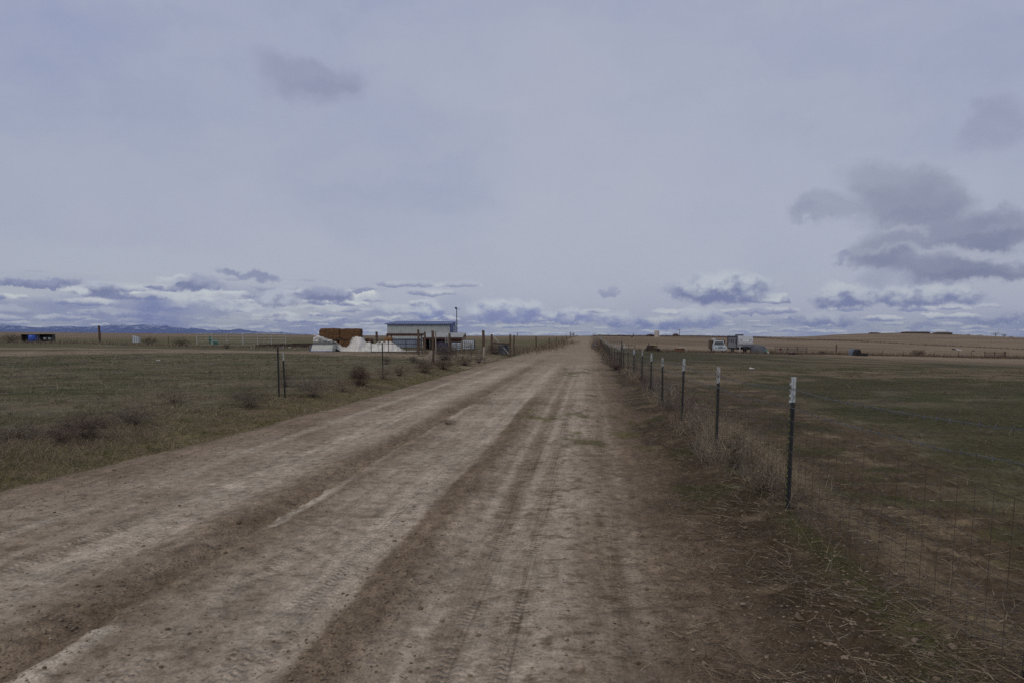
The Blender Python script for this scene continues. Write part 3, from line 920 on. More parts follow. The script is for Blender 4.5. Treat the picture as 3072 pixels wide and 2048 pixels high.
for i in range(len(mb.v)):
    mb.v[i] = (mb.v[i][0] - W.x, mb.v[i][1] - W.y, mb.v[i][2] - W.z)
mb.build('woven_wire', M['wire_rust'], rf)

# left roadside fence: steel posts, three wooden posts at its far end are things of their own
lp = [(hit(836, 1190), 1.33, 0), (hit(1148, 1135), 1.36, 0), (hit(1285, 1092), 0.9, 0), (hit(1368, 1080), 1.12, 0), (hit(1413, 1083), 1.12, 0), (hit(1448, 1078), 1.0, 0)]
first = Vector((-8.6, 9.0, 0)); first.z = float(terrain(first.x, first.y))
lf = empty('wire_fence', lp[0][0], 'sagging wire fence on bare dark steel posts along the weedy left verge', 'fence')
W = Vector(lf.location)
tpost(lf, first, 1.3, -R(100), (0, 0), 0, False)
tpost(lf, lp[0][0], 1.33, -R(100), (0.0, -0.03), 0, False)
tpost(lf, hit(854, 1192), 1.20, -R(100), (0.01, 0.0), 1, True)
for k in (1, 3, 4):
    tpost(lf, lp[k][0], lp[k][1], -R(100), (0.0, random.uniform(-0.02, 0.02)), 0, False)
seq = [(first, 1.3)] + [(p, h) for p, h, w in lp]
for dz in (0.08, 0.30):
    mb = MB()
    for a, b in zip(seq[:-1], seq[1:]):
        barbed(mb, a[0] + Vector((0, 0, a[1] - dz)) - W, b[0] + Vector((0, 0, b[1] - dz)) - W, 0.06, 0.0022, 0.13, False)
    mb.build('barbed_wire', M['wire'], lf)
mb = MB()
woven(mb, [tuple(p) for p, h in seq], [0.05, 0.2, 0.36, 0.52, 0.68, 0.85], 0.85, 0.17, 0.0013)
for i in range(len(mb.v)):
    mb.v[i] = (mb.v[i][0] - W.x, mb.v[i][1] - W.y, mb.v[i][2] - W.z)
mb.build('woven_wire', M['wire_rust'], lf)
for o in (TP_BODY, TP_TIP):
    bpy.data.objects.remove(o)

# ------------------------------------------------------------------ wooden posts
def wooden_post(px, pyt, pyb, wpx, label, lean=(0, 0), mat='wood', Y=None, group='wooden gate and corner posts'):
    p = hit(px, pyb) if Y is None else at(px, Y)
    s = PXM(p)
    h = zof(pyt, p.y) - p.z
    mb = MB()
    n = 12
    r = wpx * s / 2
    pts = [(0, 0, -0.3)] + [(0.01 * math.sin(k * 1.7), 0.01 * math.cos(k), h * k / 5) for k in range(6)]
    mb.tube(pts, r * 1.05, n, r * 0.94, 0.16)
    o = mb.build('wooden_post', M[mat], loc=p)
    o.rotation_euler = (lean[0], lean[1], random.random() * 3)
    return tag(o, label, 'post', group)


wooden_post(300, 977, 1028, 6.6, 'lone thick brown post standing in the field below the mountains, right of two black boxes', (0, 0.01))
wooden_post(1131, 995, 1052, 7, 'stubby brown post rising behind the white tarp, left of the white shed', Y=79)
wooden_post(1256, 989, 1066, 7, 'brown post at the right end of the dark tube gate, before the white shed wall')
wooden_post(1276, 996, 1056, 6, 'slightly leaning brown post just right of the tube gate, before the white shed wall', (0, 0.03), Y=62)
wooden_post(1299, 992, 1089, 8.5, 'thickest dark corner post, standing above the broken pale board at the left verge')
wooden_post(1307.5, 995, 1088, 4.2, 'slim lighter post lashed to the right side of the thickest dark post', mat='wood_pale')
wooden_post(1350, 1000, 1056, 7, 'rough brown post before the low grey roofed shed, left of the liquid totes', (0, -0.02), Y=66)
wooden_post(1450, 991, 1078, 8.5, 'tall dark post at the left side of the driveway mouth, above a pale short post')
wooden_post(1475, 1003, 1060, 6.2, 'dark post at the left end of the crossed wire brace', Y=66)
wooden_post(1530.5, 1003, 1065.5, 5.4, 'dark post at the right end of the crossed wire brace')
wooden_post(1540, 1005, 1061, 4.6, 'thin tilted post close behind the right brace post', (0, 0.05))
for i, (px, a, b, w, lb) in enumerate([(1608, 1009, 1045, 4, 'nearest of the slim posts along the far left road verge beyond the gate'),
                                       (1647, 1013, 1040, 3, 'second slim post beyond the gate on the left verge'),
                                       (1669, 1011, 1031, 2.2, 'third slim post beyond the gate on the left verge'),
                                       (1687, 1010, 1025, 2, 'fourth slim post beyond the gate on the left verge'),
                                       (1699, 1006, 1018, 2, 'farthest slim post on the left verge, beside the timber frame at the crest'),
                                       (1552, 998, 1009, 2, 'tiny dark post on the plain skyline left of the road')]):
    wooden_post(px, a, b, w, lb, group='slim posts up the left road verge', mat='wood')
wooden_post(2508, 1033, 1059, 4, 'lone dark post in the weeds right of the pipe corral', (0, -0.02), group='posts along the far right fence line')
wooden_post(1863.5, 1023, 1107, 3.2, 'tall narrow dark gate post in the right roadside fence', mat='steel_dark', group=None)
for px, a, b, lb in [(506, 1009, 1031, 'short dark stake in the weeds left of the pale corral panels'), (2480, 1046, 1060, 'thin stake beside the rubble heap in the right weeds'),
                     (2648, 1049, 1062, 'thin stake right of the black tank'), (2709, 1052, 1064, 'thin stake midway between the black tank and the weedy bush'),
                     (2803, 1056, 1068, 'thicker stake right of the weedy bush'), (2875, 1055, 1069, 'stake below the white sheet metal in the right field'),
                     (2913, 1054, 1069, 'bent stake left of the far right timber gate')]:
    wooden_post(px, a, b, 1.8, lb, group='thin stakes', mat='wood')
# brace rail and the crossed wires
pa, pb = at(1478, 66), hit(1528, 1065.5)
mb = MB()
za, zb = zof(1028, pa.y), zof(1031, pb.y)
mb.tube([(0, 0, za - pa.z), (pb.x - pa.x, pb.y - pa.y, zb - pa.z)], 0.09, 8, jit=0.1)
tag(mb.build('cross_rail', M['wood'], loc=pa), 'dark horizontal rail tying the two brace posts beside the driveway', 'rail')
mb = MB()
mb.tube([(0, 0, zof(1005, pa.y) - pa.z), (pb.x - pa.x, pb.y - pa.y - 0.1, zof(1062, pb.y) - pa.z)], 0.022, 5)
mb.tube([((pb.x - pa.x) * 0.95, pb.y - pa.y - 0.1, zof(1007, pb.y) - pa.z), ((pb.x - pa.x) * 0.25, (pb.y - pa.y) * .25, zof(1045, pa.y) - pa.z)], 0.018, 5)
tag(mb.build('brace_wire', M['pipe_pale'], loc=pa), 'pale twisted wires crossed between the two brace posts', 'wire')
p = hit(1510, 1063)
mb = MB()
mb.box((0, 0, 0.42), (0.95, 0.04, 0.8))
for k in range(5):
    mb.box((0, -0.03, 0.1 + 0.16 * k), (0.98, 0.02, 0.03))
tag(mb.build('stock_hurdle', M['slate_tarp'], loc=p), 'low dark blue panel leaning in the weeds behind the crossed wires', 'panel')


def board(pxb, pyb, pxt, pyt, w, name, label, mat='wood_pale', th=0.06, taper=0.7, cat='board', group=None):
    p = hit(pxb, pyb)
    s = PXM(p)
    dxx, dz_ = (pxt - pxb) * s, zof(pyt, p.y) - p.z
    w *= s
    poly = [(-w / 2, -0.15), (w / 2, -0.15), (dxx + w / 2 * taper, dz_ * 0.93), (dxx + w * 0.1, dz_), (dxx - w / 2 * taper, dz_ * 0.97)]
    mb = MB().plate(poly, -th / 2, th / 2)
    return tag(mb.build(name, M[mat], loc=p), label, cat, group)


board(1284, 1099, 1294, 1051, 12, 'broken_board', 'splintered pale broken board leaning against the thickest dark corner post', th=0.16, taper=0.9)
wooden_post(1451, 1040, 1081, 8, 'pale short weathered post in front of the tall dark post at the driveway mouth', (0, 0.05), 'wood_pale')
board(755, 1049, 754, 1037, 3.2, 'stake', 'shorter pale stake beside the dark sleepers', group='pale wooden stakes')
board(761, 1047, 765, 1030, 4.2, 'stake', 'taller leaning pale stake at the left end of the dark sleepers', group='pale wooden stakes')

# ------------------------------------------------------------------ left: boxes, drum, plastic
def open_box(px, py, wpx, hpx, label, group):
    p = hit(px, py)
    s = PXM(p)
    w, h, d, t = wpx * s, hpx * s, 1.1, 0.05
    e = empty('calf_shelter', p, label, 'shelter', group, math.atan2(-p.x, p.y) * 0.4)
    MB().box((0, d, h / 2), (w, t, h)).build('back_wall', M['black_plastic'], e)
    for q in (-1, 1):
        MB().box((q * (w / 2 - t / 2), d / 2 - t / 2, h / 2), (t, d - t, h)).build('side_wall', M['black_plastic'], e)
    MB().box((0, d / 2, h + t / 2 + 0.002), (w + 0.06, d + 0.12, t)).build('top_panel', M['black_plastic'], e)
    return e, s, p


e, s, p = open_box(88, 1027, 41, 22, 'black open fronted box holding a blue drum at the far left of the field', 'black open fronted boxes')
mb = MB().lathe([(0.40, 0.02), (0.55, 0.05), (0.57, 0.45), (0.57, 0.60), (0.55, 0.93), (0.5, 0.96)], 24)
d = mb.build('blue_drum', M['blue_plastic'], smooth=False, loc=p + Vector((0.30, 0.35, 0)))
tag(d, 'bright blue plastic drum standing inside the left black box', 'drum')
for f in d.data.polygons:
    f.use_smooth = True
e, s, p = open_box(137, 1025, 38, 21, 'black open fronted box with two pale tubs inside, right of the blue drum', 'black open fronted boxes')
for k, (dx_, lb) in enumerate(((-0.22, 'pale grey tub on the left inside the second black box'), (0.52, 'brighter pale tub on the right inside the second black box'))):
    mb = MB().lathe([(0.16, 0.30), (0.2, 0.32), (0.26, 0.62), (0.27, 0.64), (0.24, 0.64)], 14)
    tag(mb.build('plastic_tub', M['white_plastic'], loc=p + Vector((dx_, 0.3, -0.02)), smooth=True), lb, 'tub', 'pale tubs in the black box')
    # a shelf board carries them
MB_s = MB().box((0.1, 0.55, 0.28), (1.5, 0.9, 0.03))
sh = MB_s.build('shelf_board', M['black_plastic'], e)


def sheet(name, px, py, wpx, hpx, mat, label, cat, outline=None, depth=0.35, nx_=14, nz_=10, seed=1, th=0.01, group=None, parent=None):
    """a crumpled standing sheet: outline gives left/right edges and top per height"""
    p = hit(px, py)
    s = PXM(p)
    w, h = wpx * s, hpx * s
    rnd = random.Random(seed)
    vs, fs = [], []
    for side in (0, 1):
        for j in range(nz_ + 1):
            for i in range(nx_ + 1):
                a, b = i / nx_, j / nz_
                top = np.interp(a, *outline) if outline else 1.0
                y = depth * (fbm(a * 3 + seed, b * 3, seed) - 0.5) * 2 + (1 - b) * depth * 0.2 + side * th
                vs.append(((a - 0.5) * w + 0.06 * w * (fbm(b * 3, a * 0 + seed, seed + 4) - 0.5), y, b * h * top))
    N = (nx_ + 1) * (nz_ + 1)
    for j in range(nz_):
        for i in range(nx_):
            q = j * (nx_ + 1) + i
            fs += [(q, q + 1, q + nx_ + 2, q + nx_ + 1), (q + N + nx_ + 1, q + N + nx_ + 2, q + N + 1, q + N)]
    me = MB().add(vs, fs)
    o = me.build(name, M[mat], loc=p, smooth=True)
    return tag(o, label, cat, group)


e = empty('plastic_tote', hit(407, 1029), 'torn grey white plastic tote with ragged slanted top alone in the left field', 'tote')
s = PXM(e.location)
mb = MB()
w, h = 19 * s, 23 * s
mb.add([(-w / 2, 0, 0.1), (w / 2 * 0.9, 0, 0.1), (w / 2 * 0.9, 0.7, 0.1), (-w / 2, 0.7, 0.1),
        (-w / 2 * 0.9, 0.02, h), (w / 2, 0.05, h * 0.78), (w / 2 * 0.95, 0.6, h * 0.6), (-w / 2, 0.65, h * 0.9)],
       [(3, 2, 1, 0), (4, 5, 6, 7), (0, 1, 5, 4), (1, 2, 6, 5), (2, 3, 7, 6), (3, 0, 4, 7)])
mb.build('tank', M['white_plastic'], e)
mb = MB()
for k in range(4):
    mb.tube([(-w / 2 + w * k / 3, -0.03, 0), (-w / 2 + w * k / 3, -0.03, h * (1 - 0.18 * k / 3))], 0.018, 5)
for k in range(3):
    mb.tube([(-w / 2, -0.035, 0.1 + h * 0.28 * k), (w / 2, -0.035, 0.1 + h * 0.27 * k)], 0.018, 5)
mb.build('cage', M['wall_blue'], e)

sheet('plastic_sheet', 641, 1036, 27, 26, 'teal', 'teal green plastic sheet slumped behind the pale corral panel', 'sheet', ([0, 0.15, 0.3, 0.45, 1], [0.7, 1.0, 0.92, 0.62, 0.45]))


# ------------------------------------------------------------------ pipe panels and gates
def pipe_panel(name, pa, pb, yt_a, yt_b, rails, stiles, mat, label, cat, group=None, r=0.024, closed=True, rail_part='rail'):
    """pa, pb ground points; rails and stiles as fractions of height / length; every rail and stile a part"""
    e = empty(name, pa, label, cat, group)
    A, B = Vector((0, 0, 0)), pb - pa
    ha, hb = zof(yt_a, pa.y) - pa.z, zof(yt_b, pb.y) - pb.z
    for f in rails:
        mb = MB().tube([A + Vector((0, 0, ha * f)), B + Vector((0, 0, hb * f))], r, 6)
        mb.build(rail_part, M[mat], e)
    for g in stiles:
        q = A.lerp(B, g)
        h = ha + (hb - ha) * g
        MB().tube([q + Vector((0, -0.01, h * rails[0] if g not in (0, 1) or closed else 0.0)), q + Vector((0, -0.01, h))], r * 1.25, 6).build('upright', M[mat], e)
    return e


pipe_panel('corral_panel', hit(592, 1039), hit(728, 1039.5), 1001.5, 1001.5, [0.1, 0.38, 0.6, 0.82, 1.0], [0, 0.325, 0.65, 1], 'pipe_pale',
           'pale pipe corral panel in front of the teal sheet, left of the pair', 'panel', 'pale pipe corral panels', 0.045)
pipe_panel('corral_panel', hit(731, 1040), hit(857, 1040), 1001, 1002.5, [0.1, 0.38, 0.6, 0.82, 1.0], [0, 0.33, 0.66, 1], 'pipe_pale',
           'pale pipe corral panel standing behind the dark sleepers, right of the pair', 'panel', 'pale pipe corral panels', 0.045)
pipe_panel('tube_gate', hit(1114, 1059), hit(1252, 1060), 1018.5, 1020, [0.03, 0.70, 1.0], [0, 0.38, 0.76, 1], 'pipe_dark',
           'dark tube gate standing in front of the white tarp', 'gate', None, 0.028)
pipe_panel('tube_gate', hit(1257, 1062), hit(1277, 1059), 1020, 1024, [0.3, 0.70, 1.0], [0, 1], 'pipe_dark',
           'short dark tube gate section between two brown posts', 'gate', None, 0.045)
pipe_panel('pipe_gate', hit(1822, 1051), hit(1865, 1053), 1024, 1025, [0.2, 0.55, 0.8, 1.0], [0, 0.5, 1], 'pipe_mid',
           'thin brown pipe gate beyond the roadside fence, left of the tall narrow gate post', 'gate', None, 0.02)
pipe_panel('rail_gate', hit(1867, 1062), hit(1904, 1064), 1033.5, 1036, [0.05, 0.48, 0.62, 1.0], [0, 0.5, 1], 'pipe_mid',
           'rusty rail gate right of the tall narrow gate post', 'gate', None, 0.035)
gA = hit(2306, 1058)
pipe_panel('corral_panel', hit(2324, 1061), hit(2361, 1061), 1040, 1040.5, [0.2, 0.48, 0.75, 1.0], [0, 1], 'pipe_mid',
           'brown pipe corral panel nearest the tarp covered heap', 'panel', 'brown pipe corral panels', 0.05)
pipe_panel('corral_panel', hit(2363, 1062), hit(2391, 1062), 1040.5, 1040.5, [0.2, 0.48, 0.75, 1.0], [0, 1], 'pipe_mid',
           'brown pipe corral panel above the dark purple tarp', 'panel', 'brown pipe corral panels', 0.05)
pipe_panel('corral_panel', hit(2392, 1062), hit(2420, 1062), 1041, 1042, [0.2, 0.48, 0.75, 1.0], [0, 1], 'pipe_mid',
           'brown pipe corral panel at the right end of the corral', 'panel', 'brown pipe corral panels', 0.05)
pipe_panel('timber_gate', hit(2953, 1073), hit(3016, 1073), 1053, 1053.5, [0.25, 0.5, 0.78], [0, 0.47, 0.93, 1], 'wood',
           'dark timber gate at the far right edge of the green pasture', 'gate', None, 0.06)
# timber frame at the crest
pipe_panel('cattle_gate', hit(1711, 1011), hit(1722, 1011), 996, 998, [0.45, 0.75], [0, 1], 'wood', 'small dark timber frame at the road crest on the left', 'frame', None, 0.12, False)

# ------------------------------------------------------------------ sleepers and scraps
for i, (x0, y0, x1, y1, lb) in enumerate([(768, 1043, 858, 1042, 'front dark sleeper lying along the driveway, left of the pile'),
                                          (800, 1040, 905, 1039.5, 'middle dark sleeper lying behind the front one'),
                                          (858, 1043.5, 925, 1042, 'right hand front dark sleeper near the white scraps'),
                                          (880, 1036.5, 942, 1036, 'rear dark sleeper beside the white camper shell')]):
    a, b = hit(x0, y0), hit(x1, y1)
    mb = MB().box(((b - a).length / 2, 0, 0.17), ((b - a).length, 0.28, 0.34))
    o = mb.build('wooden_sleeper', M['wood'], loc=a, rz=math.atan2(b.y - a.y, b.x - a.x))
    tag(o, lb, 'sleeper', 'dark wooden sleepers')
for px, py, w, h, m, lb in [(869, 1045, 7, 6, 'tarp', 'larger white scrap lying before the sleepers'), (885, 1049, 6, 3.5, 'tan_wood', 'smaller pale scrap right of the larger white one'),
                            (912, 1036, 8, 3, 'tarp', 'flat white scrap lying on the rear sleeper'), (850, 1045, 9, 5, 'roof_blue', 'pale blue scrap under the sleepers'),
                            (475, 1084, 7, 4, 'tarp', 'white scrap alone in the left field grass'),
                            (2255, 1105, 7, 3, 'tarp', 'pale stone coloured scrap on the bare right field')]:
    p = hit(px, py)
    s = PXM(p)
    mb = MB()
    for k in range(4):
        mb.box((random.uniform(-.2, .2) * w * s, random.uniform(-.1, .1), h * s * 0.3), (w * s * 0.6, 0.25, h * s * 0.6), random.uniform(-.5, .5), random.uniform(-.5, .5), random.random() * 3, 0.7)
    tag(mb.build('scrap', M[m], loc=p), lb, 'scrap', 'scraps lying about')

# camper shell: a low trapezoid with dark top, standing close in front of the hay
hb = hit(1010, 1055)
p = at(964, hb.y - 1.9)
e = empty('camper_shell', p, 'white trapezoid camper shell with dark grey top lying beside the haystack', 'camper shell')
s = PXM(p)
q = lambda px: (px - 964) * s
z1, z2, z3 = (zof(k_, p.y) - p.z for k_ in (1032, 1026, 1023.5))
MB().add([(q(930), 0, 0.03), (q(996), 0, 0.03), (q(996), 1.6, 0.03), (q(930), 1.6, 0.03), (q(937), 0.1, z1), (q(999), 0.1, z1), (q(999), 1.5, z1), (q(937), 1.5, z1)],
         [(3, 2, 1, 0), (4, 5, 6, 7), (0, 1, 5, 4), (1, 2, 6, 5), (2, 3, 7, 6), (3, 0, 4, 7)]).build('body', M['shell_white'], e)
MB().add([(q(937), 0.02, z1 + 0.005), (q(1000), 0.02, z1 + 0.005), (q(1000), 1.6, z1 + 0.005), (q(937), 1.6, z1 + 0.005), (q(942), 0.3, z2), (q(996), 0.3, z2), (q(996), 1.4, z2), (q(942), 1.4, z2)],
         [(3, 2, 1, 0), (4, 5, 6, 7), (0, 1, 5, 4), (1, 2, 6, 5), (2, 3, 7, 6), (3, 0, 4, 7)]).build('roof', M['shell_grey'], e)
MB().box((q(963), -0.02, 0.04), (68 * s, 0.03, 0.07)).build('trim_strip', M['blue_trim'], e)
MB().add([(q(928), -0.02, 0.02), (q(930.5), -0.02, 0.02), (q(938), 0.08, z1), (q(936), 0.08, z1), (q(928), 0.03, 0.02), (q(930.5), 0.03, 0.02), (q(938), 0.13, z1), (q(936), 0.13, z1)],
         [(0, 1, 2, 3), (7, 6, 5, 4), (0, 3, 7, 4), (1, 5, 6, 2), (3, 2, 6, 7), (0, 4, 5, 1)]).build('corner_trim', M['blue_trim'], e)

# ------------------------------------------------------------------ hay bales
def bale(p, w, h, d, label, mat='hay', slant=0.0, seed=0, group='big hay bales in the stack'):
    e = empty('hay_bale', p, label, 'hay bale', group)
    nxb, nzb, nyb = 16, 9, 9
    bm_v, bm_f = [], []

    def face(f, a, b):
        n0 = len(bm_v)
        for j in range(b + 1):
            for i in range(a + 1):
                P_ = Vector(f(i / a, j / b))
                c = Vector((0, d / 2, h / 2))
                # round the corners a little, shag the surface
                qx, qy, qz = P_.x / (w / 2), (P_.y - d / 2) / (d / 2), (P_.z - h / 2) / (h / 2)
                k = 1 - 0.07 * max(0, abs(qx) ** 5 + abs(qy) ** 5 + abs(qz) ** 5 - 1)
                P_ = c + (P_ - c) * k
                g = (fbm(P_.x * 3 + seed * 5.1 + P_.y * 2, P_.z * 4 + P_.y * 3, seed, 3) - 0.5) * 0.20
                P_ += (P_ - c).normalized() * float(g)
                P_.x -= slant * (1 - P_.z / h) * min(1, max(0, -P_.x / (w / 2)))
                bm_v.append(tuple(P_))
        for j in range(b):
            for i in range(a):
                q_ = n0 + j * (a + 1) + i
                bm_f.append((q_, q_ + 1, q_ + a + 2, q_ + a + 1))
    face(lambda a, b: ((a - .5) * w, 0, b * h), nxb, nzb)
    face(lambda a, b: ((.5 - a) * w, d, b * h), nxb, nzb)
    face(lambda a, b: (w / 2, a * d, b * h), nyb, nzb)
    face(lambda a, b: (-w / 2, (1 - a) * d, b * h), nyb, nzb)
    face(lambda a, b: ((a - .5) * w, b * d, h), nxb, nyb)
    MB().add(bm_v, bm_f).build('straw_block', M[mat], e, smooth=True)
    tw = MB()
    for k in range(4):
        x = (-0.36 + 0.24 * k) * w
        tw.tube([(x, -0.03, 0.05), (x + 0.02, -0.035, h * 0.5), (x, -0.03, h), (x, d, h + 0.02)], 0.008, 4)
    tw.build('twine', M['wood_grey'], e)
    return e


s = PXM(hb)
X = lambda px: (px - 1536) * s
zt = zof(985.5, hb.y)
zm = zof(1012, hb.y)
zg = float(terrain(X(1010), hb.y))
hy = hb.y
bh = (zt - zg) / 2
wb = (X(1072) - X(952)) / 2
bale(Vector((X(952) + wb * 0.5, hy + 0.15, zg)), wb, bh, 1.3, 'lower left hay bale mostly hidden behind the tarp and camper shell', seed=1)
bale(Vector((X(952) + wb * 1.5, hy + 0.12, zg)), wb, bh, 1.3, 'lower right hay bale showing between the folds of the tarp', seed=2)
wt_ = (X(1080) - X(950)) / 2
bale(Vector((X(957) + wt_ * 0.5, hy, zg + bh + 0.01)), wt_ * 0.97, bh, 1.4, 'upper left dark brown hay bale with slanted left end', seed=3, slant=0.22)
bale(Vector((X(952) + wt_ * 1.5, hy + 0.03, zg + bh + 0.02)), wt_ * 0.97, bh * 0.97, 1.4, 'upper right hay bale with paler golden right end', seed=4)
bale(Vector((X(1010), hy + 1.55, zg)), 2.2, bh, 1.3, 'hay bale at ground level hidden at the back of the stack', seed=5)
bale(Vector((X(1096), hy + 1.2, zg)), 0.75, zof(1016, hy) - zg, 0.9, 'small reddish hay bale peeping out right of the stack', seed=6, group='loose hay bales behind the tarp')
bale(Vector((X(1158), hy + 1.0, zg)), 0.75, zof(1011, hy) - zg, 0.9, 'small golden hay bale above the tarp behind the tube gate', 'hay_gold', seed=7, group='loose hay bales behind the tarp')
bale(Vector((X(1130), hy + 0.5, zg)), 1.7, zof(1030, hy) - zg, 1.0, 'low hay bale hidden under the right part of the tarp', seed=8, group='loose hay bales behind the tarp')

# ------------------------------------------------------------------ white tarp draped over the lower bales
topx = [942, 948, 960, 975, 997, 1010, 1022, 1032, 1040, 1047, 1053, 1058, 1066, 1076, 1085, 1090, 1095, 1104, 1112, 1120, 1128, 1140, 1158, 1170, 1180, 1190, 1200, 1210, 1222, 1238, 1262]
topy = [1008, 1003.5, 1007, 1012, 1020, 1026, 1034, 1040.5, 1041, 1036, 1022, 1013, 1010, 1009.5, 1012, 1020, 1026.5, 1025.5, 1027, 1031, 1027.5, 1026, 1023.5, 1024, 1028, 1035, 1042, 1048, 1052, 1052, 1055.5]
botx = [942, 997, 1000, 1012, 1030, 1045, 1100, 1160, 1230, 1262]
boty = [1025, 1026, 1032, 1046, 1055.5, 1058, 1059, 1059, 1059, 1058]
NXT, NZT = 230, 26
tv, tf = [], []
for i in range(NXT + 1):
    px = 942 + (1262 - 942) * i / NXT
    yt, yb = float(np.interp(px, topx, topy)), float(np.interp(px, botx, boty))
    right = min(1, max(0, (px - 1000) / 60))
    for j in range(NZT + 1):
        v = j / NZT
        if v <= 0.72:
            f = v / 0.72
            py = yb + (yt - yb) * f
            z = zof(py, hy) - zg
            y = -0.30 - 1.0 * right * (1 - f) ** 1.5
            y += 0.30 * (float(fbm(px * 0.07, v * 2.0, 5, 3)) - 0.5) * 2 + 0.05 * math.sin(px * 0.45 + 3 * v + 2.5 * float(fbm(px * 0.03, v, 8)))
        else:
            f = (v - 0.72) / 0.28
            z = zof(yt, hy) - zg - 0.10 * f + 0.03 * math.sin(px * 0.5)
            y = -0.28 + f * (0.30 if px < 1048 else 1.2)
            if px > 1185:
                z *= 1 - 0.5 * f
        z = max(z, 0.015 + 0.03 * abs(math.sin(px * 0.7)))
        tv.append((X(px), y, z))
for i in range(NXT):
    for j in range(NZT):
        q_ = i * (NZT + 1) + j
        tf.append((q_, q_ + NZT + 1, q_ + NZT + 2, q_ + 1))
o = MB().add(tv, tf).build('white_tarp', M['tarp'], smooth=True)
o.location = (0, hy, zg)
so = o.modifiers.new('thick', 'SOLIDIFY'); so.thickness = 0.012
tag(o, 'large crumpled white tarp slipping off the haystack and trailing to the right', 'tarp')

# ------------------------------------------------------------------ buildings on the left
def corrugated(mb, x0, x1, z0, z1, y, pitch=0.25, d=0.03):
    """ribbed wall sheet facing -y, with thickness"""
    n = int((x1 - x0) / (pitch / 4))
    vs = []
    for i in range(n + 1):
        x = x0 + (x1 - x0) * i / n
        o_ = d if (i % 4) in (0, 1) else 0.0
        vs += [(x, y - o_, z0), (x, y - o_, z1)]
    mb.add(vs, [(2 * i, 2 * i + 2, 2 * i + 3, 2 * i + 1) for i in range(n)])


Ys = 95.0
sg = at(1257, Ys)
xs0, xs1 = at(1163, Ys).x - sg.x, at(1350, Ys).x - sg.x
e = empty('steel_shed', sg, 'white steel shed with blue roof edge and blue end wall behind the gates', 'shed')
hE, hR = zof(973.5, Ys) - sg.z, zof(966.5, Ys + 9) - sg.z
dD = 9.0
mb = MB(); corrugated(mb, xs0, xs1, 0, hE, 0, 0.23, 0.025)
mb.box(((xs0 + xs1) / 2, 0.06, hE / 2), (xs1 - xs0, 0.1, hE)); mb.build('front_wall', M['wall_white'], e)
mb = MB().prism([(0.12, 0), (dD, 0), (dD, hR), (0.12, hE)], xs0, xs0 + 0.08); mb.build('left_wall', M['wall_white'], e)
mb = MB().prism([(0.0, 0), (dD, 0), (dD, hR - 0.02), (0.0, hE)], xs1 + 0.002, xs1 + 0.08); mb.build('end_wall', M['blue_trim'], e)
mb = MB().box(((xs0 + xs1) / 2, dD + 0.05, hR / 2), (xs1 - xs0, 0.1, hR)); mb.build('back_wall', M['wall_white'], e)
mb = MB()
nr = 70
for i in range(nr):
    a, b = xs0 - 0.35 + (xs1 - xs0 + 0.5) * i / nr, xs0 - 0.35 + (xs1 - xs0 + 0.5) * (i + 1) / nr
    up = 0.05 if i % 2 else 0.0
    mb.add([(a, -0.3, hE + up), (b, -0.3, hE + up), (b, dD + 0.3, hR + up + 0.05), (a, dD + 0.3, hR + up + 0.05),
            (a, -0.3, hE + up + 0.07), (b, -0.3, hE + up + 0.07), (b, dD + 0.3, hR + up + 0.12), (a, dD + 0.3, hR + up + 0.12)],
           [(3, 2, 1, 0), (4, 5, 6, 7), (0, 1, 5, 4), (1, 2, 6, 5), (2, 3, 7, 6), (3, 0, 4, 7)])
mb.build('roof', M['roof_blue'], e)
wy0, wy1, wz0, wz1 = 4.2, 8.6, hE - 1.28, hE - 0.12
fr_ = MB()
for yy in (wy0, (wy0 + wy1) / 2, wy1):
    fr_.box((xs1 + 0.11, yy, (wz0 + wz1) / 2), (0.06, 0.14, wz1 - wz0 + 0.1))
for zz in (wz0, (wz0 + wz1) / 2, wz1):
    fr_.box((xs1 + 0.115, (wy0 + wy1) / 2, zz), (0.05, wy1 - wy0, 0.07))
wn = fr_.build('window', M['blue_trim'], e)
MB().box((xs1 + 0.09, (wy0 + wy1) / 2, (wz0 + wz1) / 2), (0.02, wy1 - wy0, wz1 - wz0)).build('pane', M['glass_pale'], wn)

# open lean-to with brown roof band and grey-blue sheet wall
Yl = 86.0
lg = at(1212, Yl)
lx = lambda px: at(px, Yl).x - lg.x
zl = lambda py: zof(py, Yl) - lg.z
e = empty('lean_to', lg, 'open lean-to with dark red brown roof band before the white shed', 'lean-to')
MB().prism([(-0.1, zl(1008)), (3.0, zl(1006)), (3.0, zl(1001)), (-0.1, zl(1000.5))], lx(1160), lx(1267)).build('roof', M['rust'], e)
mb = MB(); corrugated(mb, lx(1168), lx(1262), 0.15, zl(1016), 0.3, 0.25, 0.03)
mb.box(((lx(1168) + lx(1262)) / 2, 0.36, 0.15 + (zl(1016) - 0.15) / 2), (lx(1262) - lx(1168), 0.08, zl(1016) - 0.15)); mb.build('sheet_wall', M['wall_blue'], e)
for px in (1163, 1264):
    for yy in (0.1, 2.8):
        MB().box((lx(px), yy, zl(1007.5) / 2), (0.14, 0.14, zl(1007.5) - 0.01)).build('support_post', M['wood'], e)
